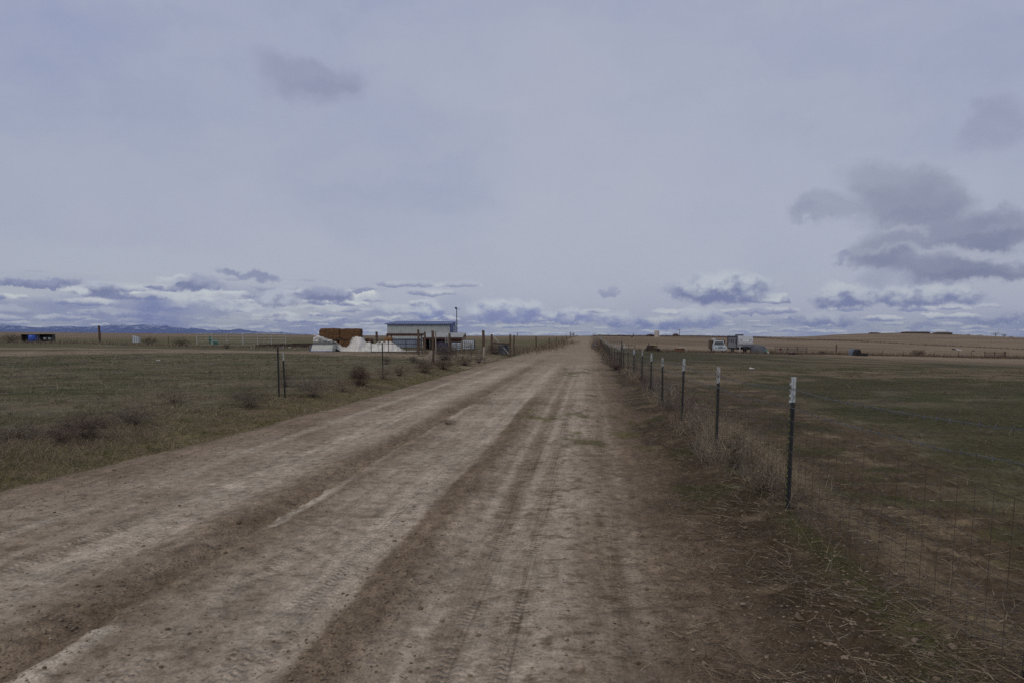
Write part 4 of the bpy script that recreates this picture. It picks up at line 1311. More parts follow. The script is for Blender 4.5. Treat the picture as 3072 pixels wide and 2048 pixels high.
# low gabled shed
Yg = 78.0
gg = at(1335, Yg)
gx = lambda px: at(px, Yg).x - gg.x
gz = lambda py: zof(py, Yg) - gg.z
e = empty('low_shed', gg, 'low stock shed with pale grey roof, red brown fascia and tan gable end', 'shed')
zr, ze = gz(999.5), gz(1012.5)
x0, x1 = gx(1268), gx(1388)
MB().add([(x0, -0.35, ze), (x1, -0.35, ze), (x1 + 0.15, 3.0, zr), (x0, 3.0, zr), (x0, -0.35, ze + 0.06), (x1, -0.35, ze + 0.06), (x1 + 0.15, 3.0, zr + 0.06), (x0, 3.0, zr + 0.06)],
         [(3, 2, 1, 0), (4, 5, 6, 7), (0, 1, 5, 4), (1, 2, 6, 5), (2, 3, 7, 6), (3, 0, 4, 7)]).build('roof', M['roof_grey'], e)
MB().add([(x0, 3.0, zr), (x1 + 0.15, 3.0, zr), (x1, 6.0, ze), (x0, 6.0, ze), (x0, 3.0, zr + 0.06), (x1 + 0.15, 3.0, zr + 0.06), (x1, 6.0, ze + 0.06), (x0, 6.0, ze + 0.06)],
         [(3, 2, 1, 0), (4, 5, 6, 7), (0, 1, 5, 4), (1, 2, 6, 5), (2, 3, 7, 6), (3, 0, 4, 7)]).build('roof', M['roof_grey'], e)
MB().box(((x0 + x1) / 2, -0.30, ze - 0.10), (x1 - x0 - 0.02, 0.05, 0.18)).build('fascia', M['rust'], e)
MB().box(((x0 + x1) / 2 + 1.1, -0.1, ze - 0.30), ((x1 - x0) * 0.45, 0.06, 0.2)).build('header_board', M['brown_box'], e)
MB().prism([(-0.2, 0), (6.0, 0), (6.0, ze), (3.0, zr), (-0.2, ze)], x1 - 0.12, x1 - 0.04).build('gable_wall', M['tan_wood'], e)
MB().prism([(-0.2, 0), (6.0, 0), (6.0, ze), (3.0, zr), (-0.2, ze)], x0 + 0.04, x0 + 0.1).build('gable_wall', M['tan_wood'], e)
MB().box(((x0 + x1) / 2, 5.9, ze / 2), (x1 - x0 - 0.3, 0.08, ze)).build('back_wall', M['hut'], e)
for k in range(5):
    MB().box((x0 + 0.15 + (x1 - x0 - 0.4) * k / 4, -0.15, ze / 2), (0.12, 0.12, ze - 0.02)).build('support_post', M['wood'], e)
# yard pole with a lamp head
pp = at(1371, 98)
hP = zof(926, 98) - pp.z
e = empty('yard_pole', pp, 'thin dark yard pole with small lamp head, right of the white shed', 'pole')
MB().tube([(0, 0, -0.4), (0, 0, hP)], 0.09, 8, 0.05).build('pole', M['pipe_dark'], e)
MB().lathe([(0.05, 0), (0.16, 0.03), (0.14, 0.2), (0.05, 0.26)], 10, (-0.1, 0, hP - 0.05)).build('lamp_head', M['pipe_dark'], e)
MB().tube([(0, 0, hP), (0.35, 0, hP - 0.05)], 0.02, 5).build('arm', M['pipe_dark'], e)
# step ladder frame
lb_ = at(1340, 70)
e = empty('step_ladder', lb_, 'small grey step ladder standing in front of the low shed', 'ladder')
hL = zof(1006, 70) - lb_.z
for q_ in (-1, 1):
    MB().tube([(q_ * 0.2, 0, 0), (q_ * 0.1, 0.25, hL)], 0.025, 5).build('side_rail', M['roof_grey'], e)
for k in range(6):
    f = (k + 0.5) / 6
    MB().box((0, 0.25 * f, hL * f), (0.4 - 0.2 * f, 0.06, 0.03)).build('step', M['roof_grey'], e)
MB().tube([(0, 0.7, 0), (0, 0.27, hL)], 0.02, 5).build('back_leg', M['roof_grey'], e)
sheet('blue_tarp', 1326, 1062, 38, 36, 'purple_dark', 'dark blue black tarp hanging under the low shed roof', 'tarp', ([0, 0.2, 0.5, 1], [0.8, 1, 1, 0.75]), 0.25, seed=9)

# ------------------------------------------------------------------ liquid totes
def tote(pxc, pyb, pyt, wpx, label, rz):
    p = hit(pxc, pyb)
    s = PXM(p)
    w, h = wpx * s * 0.98, (zof(pyt, p.y) - p.z)
    e = empty('liquid_tote', p, label, 'liquid tote', 'caged white liquid totes', rz)
    d = 1.0
    pal = MB()
    for k in range(3):
        pal.box(((k - 1) * w * 0.42, 0, 0.06), (0.12, d, 0.12))
    pal.box((0, 0, 0.135), (w, d, 0.025))
    pal.build('pallet', M['wood'], e)
    t_ = MB().box((0, 0, 0.15 + (h - 0.2) / 2), (w * 0.94, d * 0.92, h - 0.2)).build('tank', M['white_plastic'], e)
    bv = t_.modifiers.new('round', 'BEVEL'); bv.width = 0.06; bv.segments = 3
    MB().lathe([(0.1, 0), (0.11, 0.05), (0.08, 0.07)], 12, (0, 0, h - 0.06)).build('cap', M['pipe_dark'], t_)
    cg = MB()
    for k in range(7):
        x = -w / 2 + w * k / 6
        for y in (-d / 2, d / 2):
            cg.tube([(x, y, 0.14), (x, y, h)], 0.013, 4)
    for k in range(5):
        y = -d / 2 + d * k / 4
        for x in (-w / 2, w / 2):
            cg.tube([(x, y, 0.14), (x, y, h)], 0.013, 4)
    for k in range(5):
        z = 0.16 + (h - 0.17) * k / 4
        cg.tube([(-w / 2, -d / 2, z), (w / 2, -d / 2, z), (w / 2, d / 2, z), (-w / 2, d / 2, z), (-w / 2, -d / 2, z)], 0.013, 4)
    cg.build('cage', M['wire'], e)
    MB().box((-w * 0.05, -d / 2 - 0.02, h * 0.56), (w * 0.5, 0.015, h * 0.3)).build('label_plate', M['roof_grey'], e)
    return e


tote(1369, 1054.5, 1026, 30, 'dimmer liquid tote with grey cage, left of the pair', 0.06)
tote(1406.5, 1052.5, 1019.5, 36, 'brighter larger liquid tote with grey plate, right of the pair', -0.04)
p = hit(1361, 1050) + Vector((0, 1.6, 0))
tag(MB().lathe([(0.28, 0), (0.3, 0.03), (0.3, 0.5), (0.31, 0.52), (0.3, 0.9), (0.29, 1.05), (0.2, 1.08)], 18).build('blue_drum', M['blue_plastic'], loc=p, smooth=True),
    'blue drum whose top shows just above the left liquid tote', 'drum')

# ------------------------------------------------------------------ right: small fence plates and bin
p = hit(1785, 1041)
s = PXM(p)
e = empty('roadside_bin', p, 'small dark blue box with pale lid at the foot of the far right fence', 'box')
MB().box((0, 0, 3.6 * s), (8.5 * s, 0.4, 6 * s)).build('body', M['blue_trim'], e)
MB().box((0, 0, 7.4 * s), (9.2 * s, 0.45, 1.3 * s)).build('lid', M['roof_grey'], e)
for q_ in (-1, 1):
    MB().tube([(q_ * 4 * s, 0, -0.1), (q_ * 4 * s, 0, 0.6 * s)], 0.03, 6).build('leg', M['roof_grey'], e)
p = hit(1786, 1037) + Vector((0.05, 0.9, 0))
tag(MB().tube([(0, 0, 0), (0.03, 0, zof(1015, p.y) - p.z)], 0.07, 8).build('marker_post', M['rv_side'], loc=p), 'pale blue grey marker post rising behind the dark blue box', 'post')
for px, py, w, h, m, lb in [(1857, 1047, 5, 7, 'roof_grey', 'pale grey plate hung on the fence left of the tall narrow gate post'),
                            (1883, 1052, 5.5, 8, 'wood_grey', 'dull brown plate hung on the fence right of the tall narrow gate post'),
                            (1900, 1055, 6, 5, 'roof_blue', 'pale blue plate hung low beside the last white tipped post')]:
    Yq = 30.5
    px_w = at(px, Yq)
    s = PXM(px_w)
    mb = MB().box((0, -0.05, 0), (w * s, 0.012, h * s))
    mb.box((0, -0.035, h * s * 0.35), (0.02, 0.02, 0.02))
    tag(mb.build('fence_plate', M[m], loc=(px_w.x, Yq, zof(py, Yq))), lb, 'plate', 'blank plates hung on the fence')
    tag(MB().tube([(0, 0, 0), (0, 0, zof(py - h / 2, Yq) - px_w.z)], 0.018, 6).build('steel_stake', M['steel_dark'], loc=px_w), 'dark stake carrying the ' + lb.split(' plate')[0] + ' plate', 'stake', 'stakes carrying plates')

# farm implement
p = hit(1957, 1054)
s = PXM(p)
e = empty('hay_rake', p, 'dark rusty farm implement with an ochre wheel standing in weeds behind the fence', 'farm implement')
mb = MB().box((0, 0.6, 10 * s), (26 * s, 1.0, 13 * s)); mb.box((-2 * s, 0.6, 17 * s), (18 * s, 0.8, 2 * s))
mb.build('body', M['rust_iron'], e)
MB().tube([(-10 * s, 0.3, 0), (-10 * s, 0.3, 25 * s)], 0.05, 6).build('mast', M['rust_iron'], e)
MB().tube([(16 * s, 0.2, 8 * s), (14 * s, 0.2, 24 * s), (11 * s, 0.2, 26 * s)], 0.05, 6).build('spout', M['iron_ochre'], e)
MB().box((4 * s, 0.3, 19 * s), (12 * s, 0.7, 3 * s), taper=0.7).build('hood', M['iron_ochre'], e)
def wheel(par, c, r, wd, mat='rubber', rim='iron_ochre', axis='Y', spokes=6):
    w_ = MB()
    n = 20
    pts = []
    for k in range(n + 1):
        a = 2 * math.pi * k / n
        pts.append((c[0] + r * 0.86 * math.cos(a), c[1], c[2] + r * 0.86 * math.sin(a)) if axis == 'Y' else (c[0], c[1] + r * 0.86 * math.cos(a), c[2] + r * 0.86 * math.sin(a)))
    w_.tube(pts, wd, 8, cap=False)
    o_ = w_.build('wheel', M[mat], par, smooth=True)
    k_ = MB()
    for q in range(spokes):
        a = math.pi * q / spokes
        v = Vector((math.cos(a), 0, math.sin(a))) if axis == 'Y' else Vector((0, math.cos(a), math.sin(a)))
        k_.tube([Vector(c) - v * r * 0.8, Vector(c) + v * r * 0.8], r * 0.09, 5)
    k_.build('rim', M[rim], o_)
    return o_
wheel(e, (7 * s, 0.0, 7 * s), 6.5 * s, 0.05, 'iron_ochre')
wheel(e, (-14 * s, 0.1, 4 * s), 4.5 * s, 0.07, 'rubber', 'rust_iron')
wheel(e, (19 * s, 0.1, 4 * s), 4.5 * s, 0.07, 'rubber', 'rust_iron')
for k in range(9):
    x = (-22 + 5 * k) * s
    MB().tube([(x, -0.1, 7 * s), (x - 0.1, -0.35, 3 * s), (x + 0.05, -0.45, 0)], 0.03, 5).build('tine', M['rust_iron'], e)
MB().tube([(-22 * s, -0.05, 8 * s), (22 * s, -0.05, 8 * s)], 0.06, 6).build('tool_bar', M['rust_iron'], e)

# boarded box and pipe
p = hit(2043, 1055)
s = PXM(p)
e = empty('wooden_bin', p, 'orange brown board bin with a pale pipe bent over its right corner', 'bin')
mb = MB()
for k in range(3):
    mb.box((-1.5 * s, 0, (2 + 3.3 * k) * s), (25 * s, 0.05, 3.0 * s))
    mb.box((-1.5 * s, 1.2, (2 + 3.3 * k) * s), (25 * s, 0.05, 3.0 * s))
    for q_ in (-1, 1):
        mb.box(((-1.5 + q_ * 12) * s, 0.6, (2 + 3.3 * k) * s), (0.05, 1.14, 3.0 * s))
mb.build('side_boards', M['brown_box'], e)
MB().tube([(-12 * s, -0.1, 11.5 * s), (12 * s, -0.1, 12.2 * s), (14 * s, -0.1, 11 * s), (14.5 * s, -0.1, 0)], 0.06, 6).build('pipe', M['pipe_pale'], e)

# ------------------------------------------------------------------ old truck
p = hit(2160.5, 1056)
s = PXM(p)
e = empty('pickup_truck', p, 'old white pickup truck facing the camera beside the travel trailer', 'truck', rz=-0.15)
k = 2.0 / (39 * s) if s else 1
w = 39 * s
zz = lambda py: zof(py, p.y) - p.z
body = MB()
zb, zh, zt_ = zz(1050), zz(1036), zz(1031.5)
body.prism([(0.0, zb), (0.0, zh - 0.25), (0.12, zh - 0.06), (1.5, zh + 0.05), (1.55, zb)], -w * 0.42, w * 0.42)
for q_ in (-1, 1):
    body.prism([(0.08, zb), (0.05, zh - 0.42), (0.3, zh - 0.22), (1.3, zh - 0.2), (1.5, zb)], q_ * w * 0.40, q_ * w * 0.5)
body.add([(-w * .44, 1.5, zb), (w * .44, 1.5, zb), (w * .44, 3.1, zb), (-w * .44, 3.1, zb), (-w * .44, 1.5, zh), (w * .44, 1.5, zh), (w * .44, 3.1, zh), (-w * .44, 3.1, zh)],
         [(3, 2, 1, 0), (0, 1, 5, 4), (1, 2, 6, 5), (2, 3, 7, 6), (3, 0, 4, 7), (4, 5, 6, 7)])
bo = body.build('body', M['truck_white'], e)
zc = zz(1022)
MB().add([(-w * .43, 1.5, zh), (w * .43, 1.5, zh), (w * .43, 3.05, zh), (-w * .43, 3.05, zh), (-w * .34, 2.0, zc), (w * .34, 2.0, zc), (w * .34, 3.0, zc), (-w * .34, 3.0, zc)],
         [(4, 5, 6, 7), (0, 1, 5, 4), (1, 2, 6, 5), (2, 3, 7, 6), (3, 0, 4, 7)]).build('cab', M['truck_white'], e)
MB().add([(-w * .375, 1.475, zh + 0.10), (w * .375, 1.475, zh + 0.10), (w * .305, 1.90, zc - 0.12), (-w * .305, 1.90, zc - 0.12), (-w * .375, 1.6, zh + 0.10), (w * .375, 1.6, zh + 0.10), (w * .305, 2.02, zc - 0.12), (-w * .305, 2.02, zc - 0.12)],
         [(0, 1, 2, 3), (0, 4, 5, 1), (1, 5, 6, 2), (2, 6, 7, 3), (3, 7, 4, 0)]).build('windshield', M['glass'], e)
for zq in (zz(1038.7), zz(1043)):
    MB().box((0.04, -0.015, zq), (w * 0.38, 0.04, 1.5 * s)).build('grille', M['black_plastic'], e)
for q_ in (-1, 1):
    MB().lathe([(0.02, 0), (0.13, 0.0), (0.13, 0.05), (0.02, 0.05)], 14).build('headlight', M['glass_pale'], e).matrix_local = Matrix.Translation((q_ * w * 0.33, 0.0, zz(1041))) @ Matrix.Rotation(R(90), 4, 'X')
MB().box((0, -0.08, zb + 0.03), (w * 0.98, 0.12, 0.16)).build('bumper', M['rv_cap'], e)
for q_ in (-1, 1):
    for yy in (0.7, 4.2):
        wheel(e, (q_ * w * 0.42, yy, 0.36), 0.38, 0.12, 'rubber', 'wall_white', 'X')
bed = MB()
for q_ in (-1, 1):
    bed.box((q_ * w * 0.54, 4.6, zz(1034)), (0.08, 2.8, zz(1021) - zz(1047)))
bed.box((0, 4.6, zz(1046)), (w * 1.0, 2.8, 0.1)); bed.box((0, 6.0, zz(1034)), (w * 1.05, 0.08, zz(1021) - zz(1047)))
bed.box((-w * 0.42, 3.25, zz(1033)), (w * 0.2, 0.06, zz(1021) - zz(1045)))
bed.build('stake_bed', M['wood'], e)
ld = sheet('plastic_tote', 2150, 1056, 17, 10, 'white_plastic', 'pale rounded load riding in the bed of the old white pickup', 'load')
bpy.data.objects.remove(ld)
ld = MB().lathe([(0.4, 0), (0.45, 0.1), (0.45, 0.9), (0.38, 1.0), (0.1, 1.03)], 18).build('water_barrel', M['roof_grey'], loc=p + Matrix.Rotation(-0.15, 3, 'Z') @ Vector((-w * 0.27, 3.85, zz(1046) + 0.06)), smooth=True)
ld.scale = (1, 1, (zz(1016) - zz(1046)) / 1.03)
tag(ld, 'pale rounded barrel standing in the bed of the old white pickup', 'barrel')

# ------------------------------------------------------------------ travel trailer
p = hit(2236, 1058)
s = PXM(p)
e = empty('travel_trailer', p, 'grey and white travel trailer with its pale front cap towards the road', 'trailer', rz=-0.03)
w = 43 * s
zz = lambda py: zof(py, p.y) - p.z
za, zt_ = zz(1041), zz(1007.5)
Lr = 7.0
MB().prism([(0.5, za), (0.42, za + 0.7), (0.38, zt_ - 0.3), (0.62, zt_), (Lr, zt_), (Lr, za - 0.15), (1.5, za - 0.15)], -w / 2, w / 2).build('body', M['rv_side'], e)
MB().prism([(0.30, za), (0.0, za + 0.5), (0.03, zt_ - 0.55), (0.28, zt_ - 0.1), (0.6, zt_ + 0.02), (0.68, zt_ + 0.02), (0.42, zt_ - 0.3), (0.42, za + 0.5), (0.55, za)], -w / 2 - 0.02, w / 2 + 0.02).build('front_cap', M['rv_cap'], e)
for q_ in (-1, 1):
    MB().plate([(q_ * w * .49, zt_ - 0.62), (q_ * w * .48, zt_ - 0.86), (q_ * w * .26, zt_ - 1.30), (q_ * w * .24, zt_ - 1.26)][::q_], -0.03, 0.03).build('graphic', M['rv_graphic'], e)
MB().box((0, 0.0, zt_ - 0.80), (w * 0.44, 0.05, 0.42)).build('front_panel', M['rv_graphic'], e)
for yy, ww, z0_, z1_ in ((1.5, 0.5, zz(1030), zz(1017)), (3.1, 0.4, zz(1028), zz(1018)), (4.3, 0.9, zz(1027), zz(1018)), (5.9, 0.5, zz(1028), zz(1018))):
    f_ = MB().box((-w / 2 - 0.01, yy, (z0_ + z1_) / 2), (0.03, ww, z1_ - z0_)).build('window', M['black_plastic'], e)
    MB().box((-w / 2 - 0.03, yy, (z0_ + z1_) / 2), (0.012, ww * 0.84, (z1_ - z0_) * 0.84)).build('pane', M['glass'], f_)
dr = MB().box((-w / 2 - 0.012, 2.35, (za + zz(1014)) / 2), (0.03, 0.65, zz(1014) - za)).build('door', M['rv_side'], e)
MB().box((-w / 2 - 0.04, 2.1, (za + zz(1014)) / 2), (0.03, 0.05, 0.16)).build('handle', M['black_plastic'], dr)
MB().tube([(-w / 2 - 0.12, 0.9, zt_ - 0.1), (-w / 2 - 0.12, 6.6, zt_ - 0.1)], 0.07, 8).build('awning_roll', M['black_plastic'], e)
for yy in (0.95, 6.5):
    MB().tube([(-w / 2 - 0.08, yy, zt_ - 0.1), (-w / 2 - 0.06, yy, za)], 0.05, 6).build('awning_arm', M['black_plastic'], e)
for (xx, yy, ww) in ((-0.75, 1.2, 0.8), (-0.2, 4.9, 0.7)):
    MB().box((xx + 0.2, yy, zt_ + 0.12), (ww, 0.9, 0.22), taper=0.85).build('air_conditioner', M['black_plastic'], e)
MB().box((0, 3.9, za - 0.28), (w * 0.9, 6.0, 0.24)).build('chassis', M['black_plastic'], e)
mb = MB(); mb.tube([(-w * .35, 0.7, za - 0.3), (0, -1.0, za - 0.35)], 0.06, 6); mb.tube([(w * .35, 0.7, za - 0.3), (0, -1.0, za - 0.35)], 0.06, 6)
mb.build('tongue', M['black_plastic'], e)
for q_ in (-1, 1):
    MB().lathe([(0.1, 0), (0.16, 0.05), (0.16, 0.4), (0.08, 0.5)], 12, (q_ * 0.2, -0.15, za - 0.32)).build('gas_bottle', M['pipe_dark'], e)
MB().tube([(0, -0.85, 0), (0, -0.85, za - 0.3)], 0.05, 6).build('jack', M['pipe_pale'], e)
for yy in (3.6, 4.4):
    for q_ in (-1, 1):
        wheel(e, (q_ * w * 0.44, yy, 0.34), 0.36, 0.12, 'rubber', 'wall_white', 'X')
# white bollard in front
p = hit(2219, 1059)
tag(MB().tube([(0, 0, -0.2), (0, 0, zof(1037, p.y) - p.z)], 1.7 * PXM(p), 10).build('white_post', M['wall_white'], loc=p), 'pale upright post standing in front of the travel trailer', 'post')

# tarp covered heap
p = hit(2281, 1060)
s = PXM(p)
vs, fs = [], []
nn = 26
for j in range(9):
    for i in range(nn):
        a = 2 * math.pi * i / nn
        r_ = math.cos(j / 8 * math.pi / 2) ** 0.6 if j < 8 else 0.001
        n_ = 0.85 + 0.35 * float(fbm(math.cos(a) * 2 + 5, math.sin(a) * 2 + j * 0.6, 44))
        vs.append((25 * s * r_ * math.cos(a) * n_, 1.6 * r_ * math.sin(a) * n_ + 1.0, 24 * s * math.sin(j / 8 * math.pi / 2) * (0.92 + 0.16 * n_) * (1 - 0.15 * math.cos(a) * r_)))
for j in range(8):
    for i in range(nn):
        fs.append((j * nn + i, j * nn + (i + 1) % nn, (j + 1) * nn + (i + 1) % nn, (j + 1) * nn + i))
e = empty('covered_heap', p, 'rounded heap under a slate grey tarpaulin right of the travel trailer', 'heap')
MB().add(vs, fs).build('tarpaulin', M['slate_tarp'], e, smooth=True)
mb = MB()
for k in range(7):
    mb.box((random.uniform(8, 22) * s, 0.05 - 0.3 * random.random(), random.uniform(3, 13) * s), (5 * s, 0.4, 4 * s), random.random(), random.random(), random.random(), 0.6)
mb.build('teal_sacks', M['teal'], e)
mb = MB()
for k in range(5):
    mb.box((random.uniform(12, 24) * s, -0.2 - 0.3 * random.random(), random.uniform(1, 4) * s), (4 * s, 0.4, 2.4 * s), random.random(), random.random(), random.random(), 0.6)
mb.build('pale_rags', M['rv_cap'], e)
p = hit(2340, 1061)
s = PXM(p)
e = empty('red_funnel', p + Vector((0, -0.15, 0)), 'small faded red hopper standing before the corral panel', 'hopper')
MB().lathe([(0.5 * s, 9 * s), (1.2 * s, 11 * s), (5 * s, 16 * s), (5 * s, 17 * s), (0.4 * s, 16.5 * s)], 12).build('funnel', M['red'], e)
for k in range(3):
    a = 2.1 * k
    MB().tube([(3 * s * math.cos(a), 3 * s * math.sin(a), 0), (1.0 * s * math.cos(a), 1.0 * s * math.sin(a), 11 * s)], 0.02, 5).build('leg', M['pipe_mid'], e)
sheet('purple_tarp', 2375, 1063, 26, 6, 'purple_dark', 'low dark purple tarp bundled under the corral rails', 'tarp', None, 0.3, seed=12)

# black tank with white box
p = hit(2581, 1067)
s = PXM(p)
e = empty('stock_tank', p, 'black half round tank with white panel behind, beside the right field', 'tank')
prof = [(-9 * s + 18 * s * k / 12, max(0.02, 20 * s * math.sin(math.pi * k / 12) ** 0.55)) for k in range(13)]
MB().plate([(-12 * s, 0.02)] + [(a - 2 * s, b) for a, b in prof][1:-1] + [(9 * s, 0.02)], 0.3, 1.6).build('dome', M['rubber'], e)
MB().box((7 * s, 0.0, 4.3 * s), (26 * s, 0.7, 8.4 * s)).build('trough', M['rubber'], e)
MB().box((-7 * s, 1.9, 10.5 * s), (22 * s, 0.3, 20.5 * s)).build('panel', M['wall_blue'], e)
# distant sheet metal scrap
for px, py, w_, h_, m, lb in [(2862, 1049, 12, 5, 'black_plastic', 'small black scrap in the dry right field left of the white sheet'),
                              (2877, 1051, 16, 4, 'rv_graphic', 'slanting white sheet metal in the dry right field'),
                              (2922, 1053, 12, 2.5, 'hut', 'thin dark scrap in the dry right field right of the white sheet')]:
    p = hit(px, py)
    s = PXM(p)
    mb = MB().box((0, 0, h_ * s * 0.5), (w_ * s, 0.5, 0.08), 0.3, 0.22)
    mb.box((0.1, 0.3, h_ * s * 0.25), (w_ * s * 0.5, 0.5, h_ * s * 0.5))
    tag(mb.build('metal_scrap', M[m], loc=p), lb, 'scrap', 'metal scraps in the dry field')

# ------------------------------------------------------------------ on the skyline
def hut(px0, px1, pyt, pyb, label, name='farm_building', wallm='hut', roofm='hut_roof', hip=0.12, dep=8.0, cat='building'):
    p = hit((px0 + px1) / 2, pyb)
    s = PXM(p)
    w = (px1 - px0) * s
    h = zof(pyt, p.y) - p.z
    e = empty(name, p, label, cat)
    MB().box((0, dep / 2, h * 0.3 - 0.5), (w * 0.96, dep, h * 0.6 + 1.0)).build('wall', M[wallm], e)
    MB().add([(-w / 2, -0.4, h * .6), (w / 2, -0.4, h * .6), (w / 2, dep + .4, h * .6), (-w / 2, dep + .4, h * .6), (-w / 2 * (1 - hip), dep / 2, h), (w / 2 * (1 - hip), dep / 2, h)],
             [(3, 2, 1, 0), (0, 1, 5, 4), (2, 3, 4, 5), (1, 2, 5), (3, 0, 4)]).build('roof', M[roofm], e)
    for k in (-0.3, 0.0, 0.3):
        f_ = MB().box((k * w, -0.02, h * 0.36), (w * 0.09, 0.06, h * 0.26)).build('window', M['hut_roof'], e)
        MB().box((k * w, -0.06, h * 0.36), (w * 0.075, 0.02, h * 0.21)).build('pane', M['glass'], f_)
    return e


hut(2720, 2792, 994.6, 1000, 'long low brown building on top of the bare hill')
hut(2818, 2858, 995.5, 1003, 'shorter dark building right of the long low one on the hill', hip=0.25)
hut(2622, 2641, 997, 1001, 'tiny dark hut near the left shoulder of the hill')
hut(1948, 1965, 1002, 1010, 'dark hip roofed hut left of the pinkish water tank', hip=0.6, roofm='rust')
hut(2028, 2036, 1000, 1009, 'small dark hut at the foot of the far power pole', hip=0.3)
p = hit(1970, 1011)
s = PXM(p)
e = empty('water_tank', p, 'pinkish cylindrical water tank on the skyline beyond the field', 'water tank')
MB().lathe([(7.3 * s, -0.5), (7.3 * s, 17.5 * s), (7.6 * s, 17.6 * s), (7.6 * s, 18.4 * s)], 26).build('shell', M['tank_pink'], e, smooth=False)
MB().lathe([(7.6 * s, 18.45 * s), (4 * s, 19.3 * s), (0.3 * s, 19.8 * s)], 26).build('lid', M['rv_cap'], e)
MB().box((6 * s, -7.2 * s, 1.5 * s), (3 * s, 0.6, 3 * s)).build('valve_box', M['rv_cap'], e)
p = hit(2038.5, 1008)
s = PXM(p)
e = empty('power_pole', p, 'far power pole with a crossarm on the skyline', 'power pole')
hP = zof(987.5, p.y) - p.z
MB().tube([(0, 0, -0.5), (0, 0, hP)], 0.16, 8, 0.11).build('pole', M['wood'], e)
MB().box((0, 0, hP - 0.35), (1.6, 0.12, 0.14)).build('crossarm', M['wood'], e)
for q_ in (-0.7, 0, 0.7):
    MB().lathe([(0.05, 0), (0.08, 0.1), (0.04, 0.2)], 8, (q_, 0, hP - 0.27)).build('insulator', M['roof_grey'], e)
p = hit(1896, 1012)
s = PXM(p)
e = empty('leaning_post', p, 'dark broken post leaning right on the field skyline', 'post')
MB().tube([(0, 0, -0.3), (5.5 * s, 0, 11.5 * s)], 0.2, 7, 0.13).build('post', M['wood'], e)
MB().box((-1.5 * s, 0, 1 * s), (5 * s, 0.6, 2.2 * s), 0, 0.3, 0).build('base_block', M['wood'], e)


# ------------------------------------------------------------------ plants: blades, twigs, tumbleweeds
RNG = np.random.default_rng(11)


def ribbons(P0, D, L, Wd, bend, cols, seg=3):
    """curved tapered ribbons: base, direction, length, width, bend vector, colour"""
    n = len(P0)
    side = np.cross(D, RNG.normal(size=(n, 3)))
    side /= np.linalg.norm(side, axis=1)[:, None] + 1e-9
    V, ts = [], np.linspace(0, 1, seg + 1)
    for k, tt in enumerate(ts):
        c = P0 + D * (L * tt)[:, None] + bend * (L * tt ** 2)[:, None]
        wd = (Wd * (1 - 0.8 * tt))[:, None] * 0.5
        V += [c - side * wd, c + side * wd]
    V = np.stack(V, 1)                                     # n, 2(seg+1), 3
    base = (np.arange(n) * 2 * (seg + 1))[:, None]
    F = np.concatenate([base + np.array([[2 * k, 2 * k + 1, 2 * k + 3, 2 * k + 2]]) for k in range(seg)], 0)
    return V.reshape(-1, 3), F, np.repeat(cols, 2 * (seg + 1), 0)


def up_dirs(n, spread):
    d = RNG.normal(size=(n, 3)) * spread
    d[:, 2] = np.abs(RNG.normal(size=n) * 0.1 + 1)
    return d / np.linalg.norm(d, axis=1)[:, None]


def pick(pal, n, var=0.25):
    pal = np.array(pal)
    c = pal[RNG.integers(0, len(pal), n)]
    return np.clip(c * 1.0 * (1 + RNG.normal(size=(n, 1)) * var), 0.008, 0.7)


def scatter(n, u0, u1, y0, y1, dens=None, power=1.6):
    """random ground points in road coordinates, denser near the camera"""
    out = np.zeros((0, 2))
    while len(out) < n:
        m = n * 3
        a = RNG.random(m)
        y = (y0 ** (1 - power) + a * (y1 ** (1 - power) - y0 ** (1 - power))) ** (1 / (1 - power))
        u = u0 + (u1 - u0) * RNG.random(m)
        x = u + SLOPE * y
        keep = np.ones(m, bool) if dens is None else RNG.random(m) < dens(x, y, u)
        out = np.r_[out, np.c_[x, y][keep]]
    return out[:n]


def plant_field(name, pts, h, w, pal, spread, bend, label=None, seg=2, var=0.28, hvar=0.4, sink=0.01):
    n = len(pts)
    z = terrain(pts[:, 0], pts[:, 1])
    P0 = np.c_[pts, z - sink]
    D = up_dirs(n, spread)
    L = h * np.clip(1 + RNG.normal(size=n) * hvar, 0.25, 2.5)
    dist = np.hypot(pts[:, 0], pts[:, 1])
    Wd = np.maximum(w, dist * 0.00035) * (0.7 + 0.6 * RNG.random(n))
    B = RNG.normal(size=(n, 3)) * bend
    B[:, 2] = -np.abs(B[:, 2])
    # plants of one colour grow in clumps
    pal = np.array(pal)
    f = fbm(pts[:, 0] * 0.9 + 31, pts[:, 1] * 0.7, 601 + len(name), 3) * 1.9 - 0.45 + RNG.normal(size=n) * 0.14
    cl_ = pal[np.clip((f * len(pal)).astype(int), 0, len(pal) - 1)]
    cl_ = np.clip(cl_ * (1.08 + RNG.normal(size=(n, 1)) * var), 0.008, 0.7)
    V, F, Cc = ribbons(P0, D, L, Wd, B, cl_, seg)
    o = np_mesh(name, V, F, VC, Cc)
    return tag(o, label, None, None, 'stuff')


GREEN = [(0.075, 0.085, 0.030), (0.060, 0.072, 0.026), (0.10, 0.105, 0.040)]
YELLOW = [(0.19, 0.165, 0.070), (0.15, 0.14, 0.055), (0.12, 0.115, 0.045)]
STRAW = [(0.26, 0.215, 0.150), (0.21, 0.17, 0.12), (0.17, 0.13, 0.095), (0.31, 0.26, 0.19)]
BROWN = [(0.12, 0.085, 0.062), (0.085, 0.060, 0.046), (0.17, 0.125, 0.092)]
GREY = [(0.20, 0.175, 0.155), (0.15, 0.128, 0.115), (0.12, 0.098, 0.090)]


def patch(f1, f2, lo, hi, seed):
    return lambda x, y, u: sst(fbm(x * f1, y * f2, seed, 4), lo, hi)


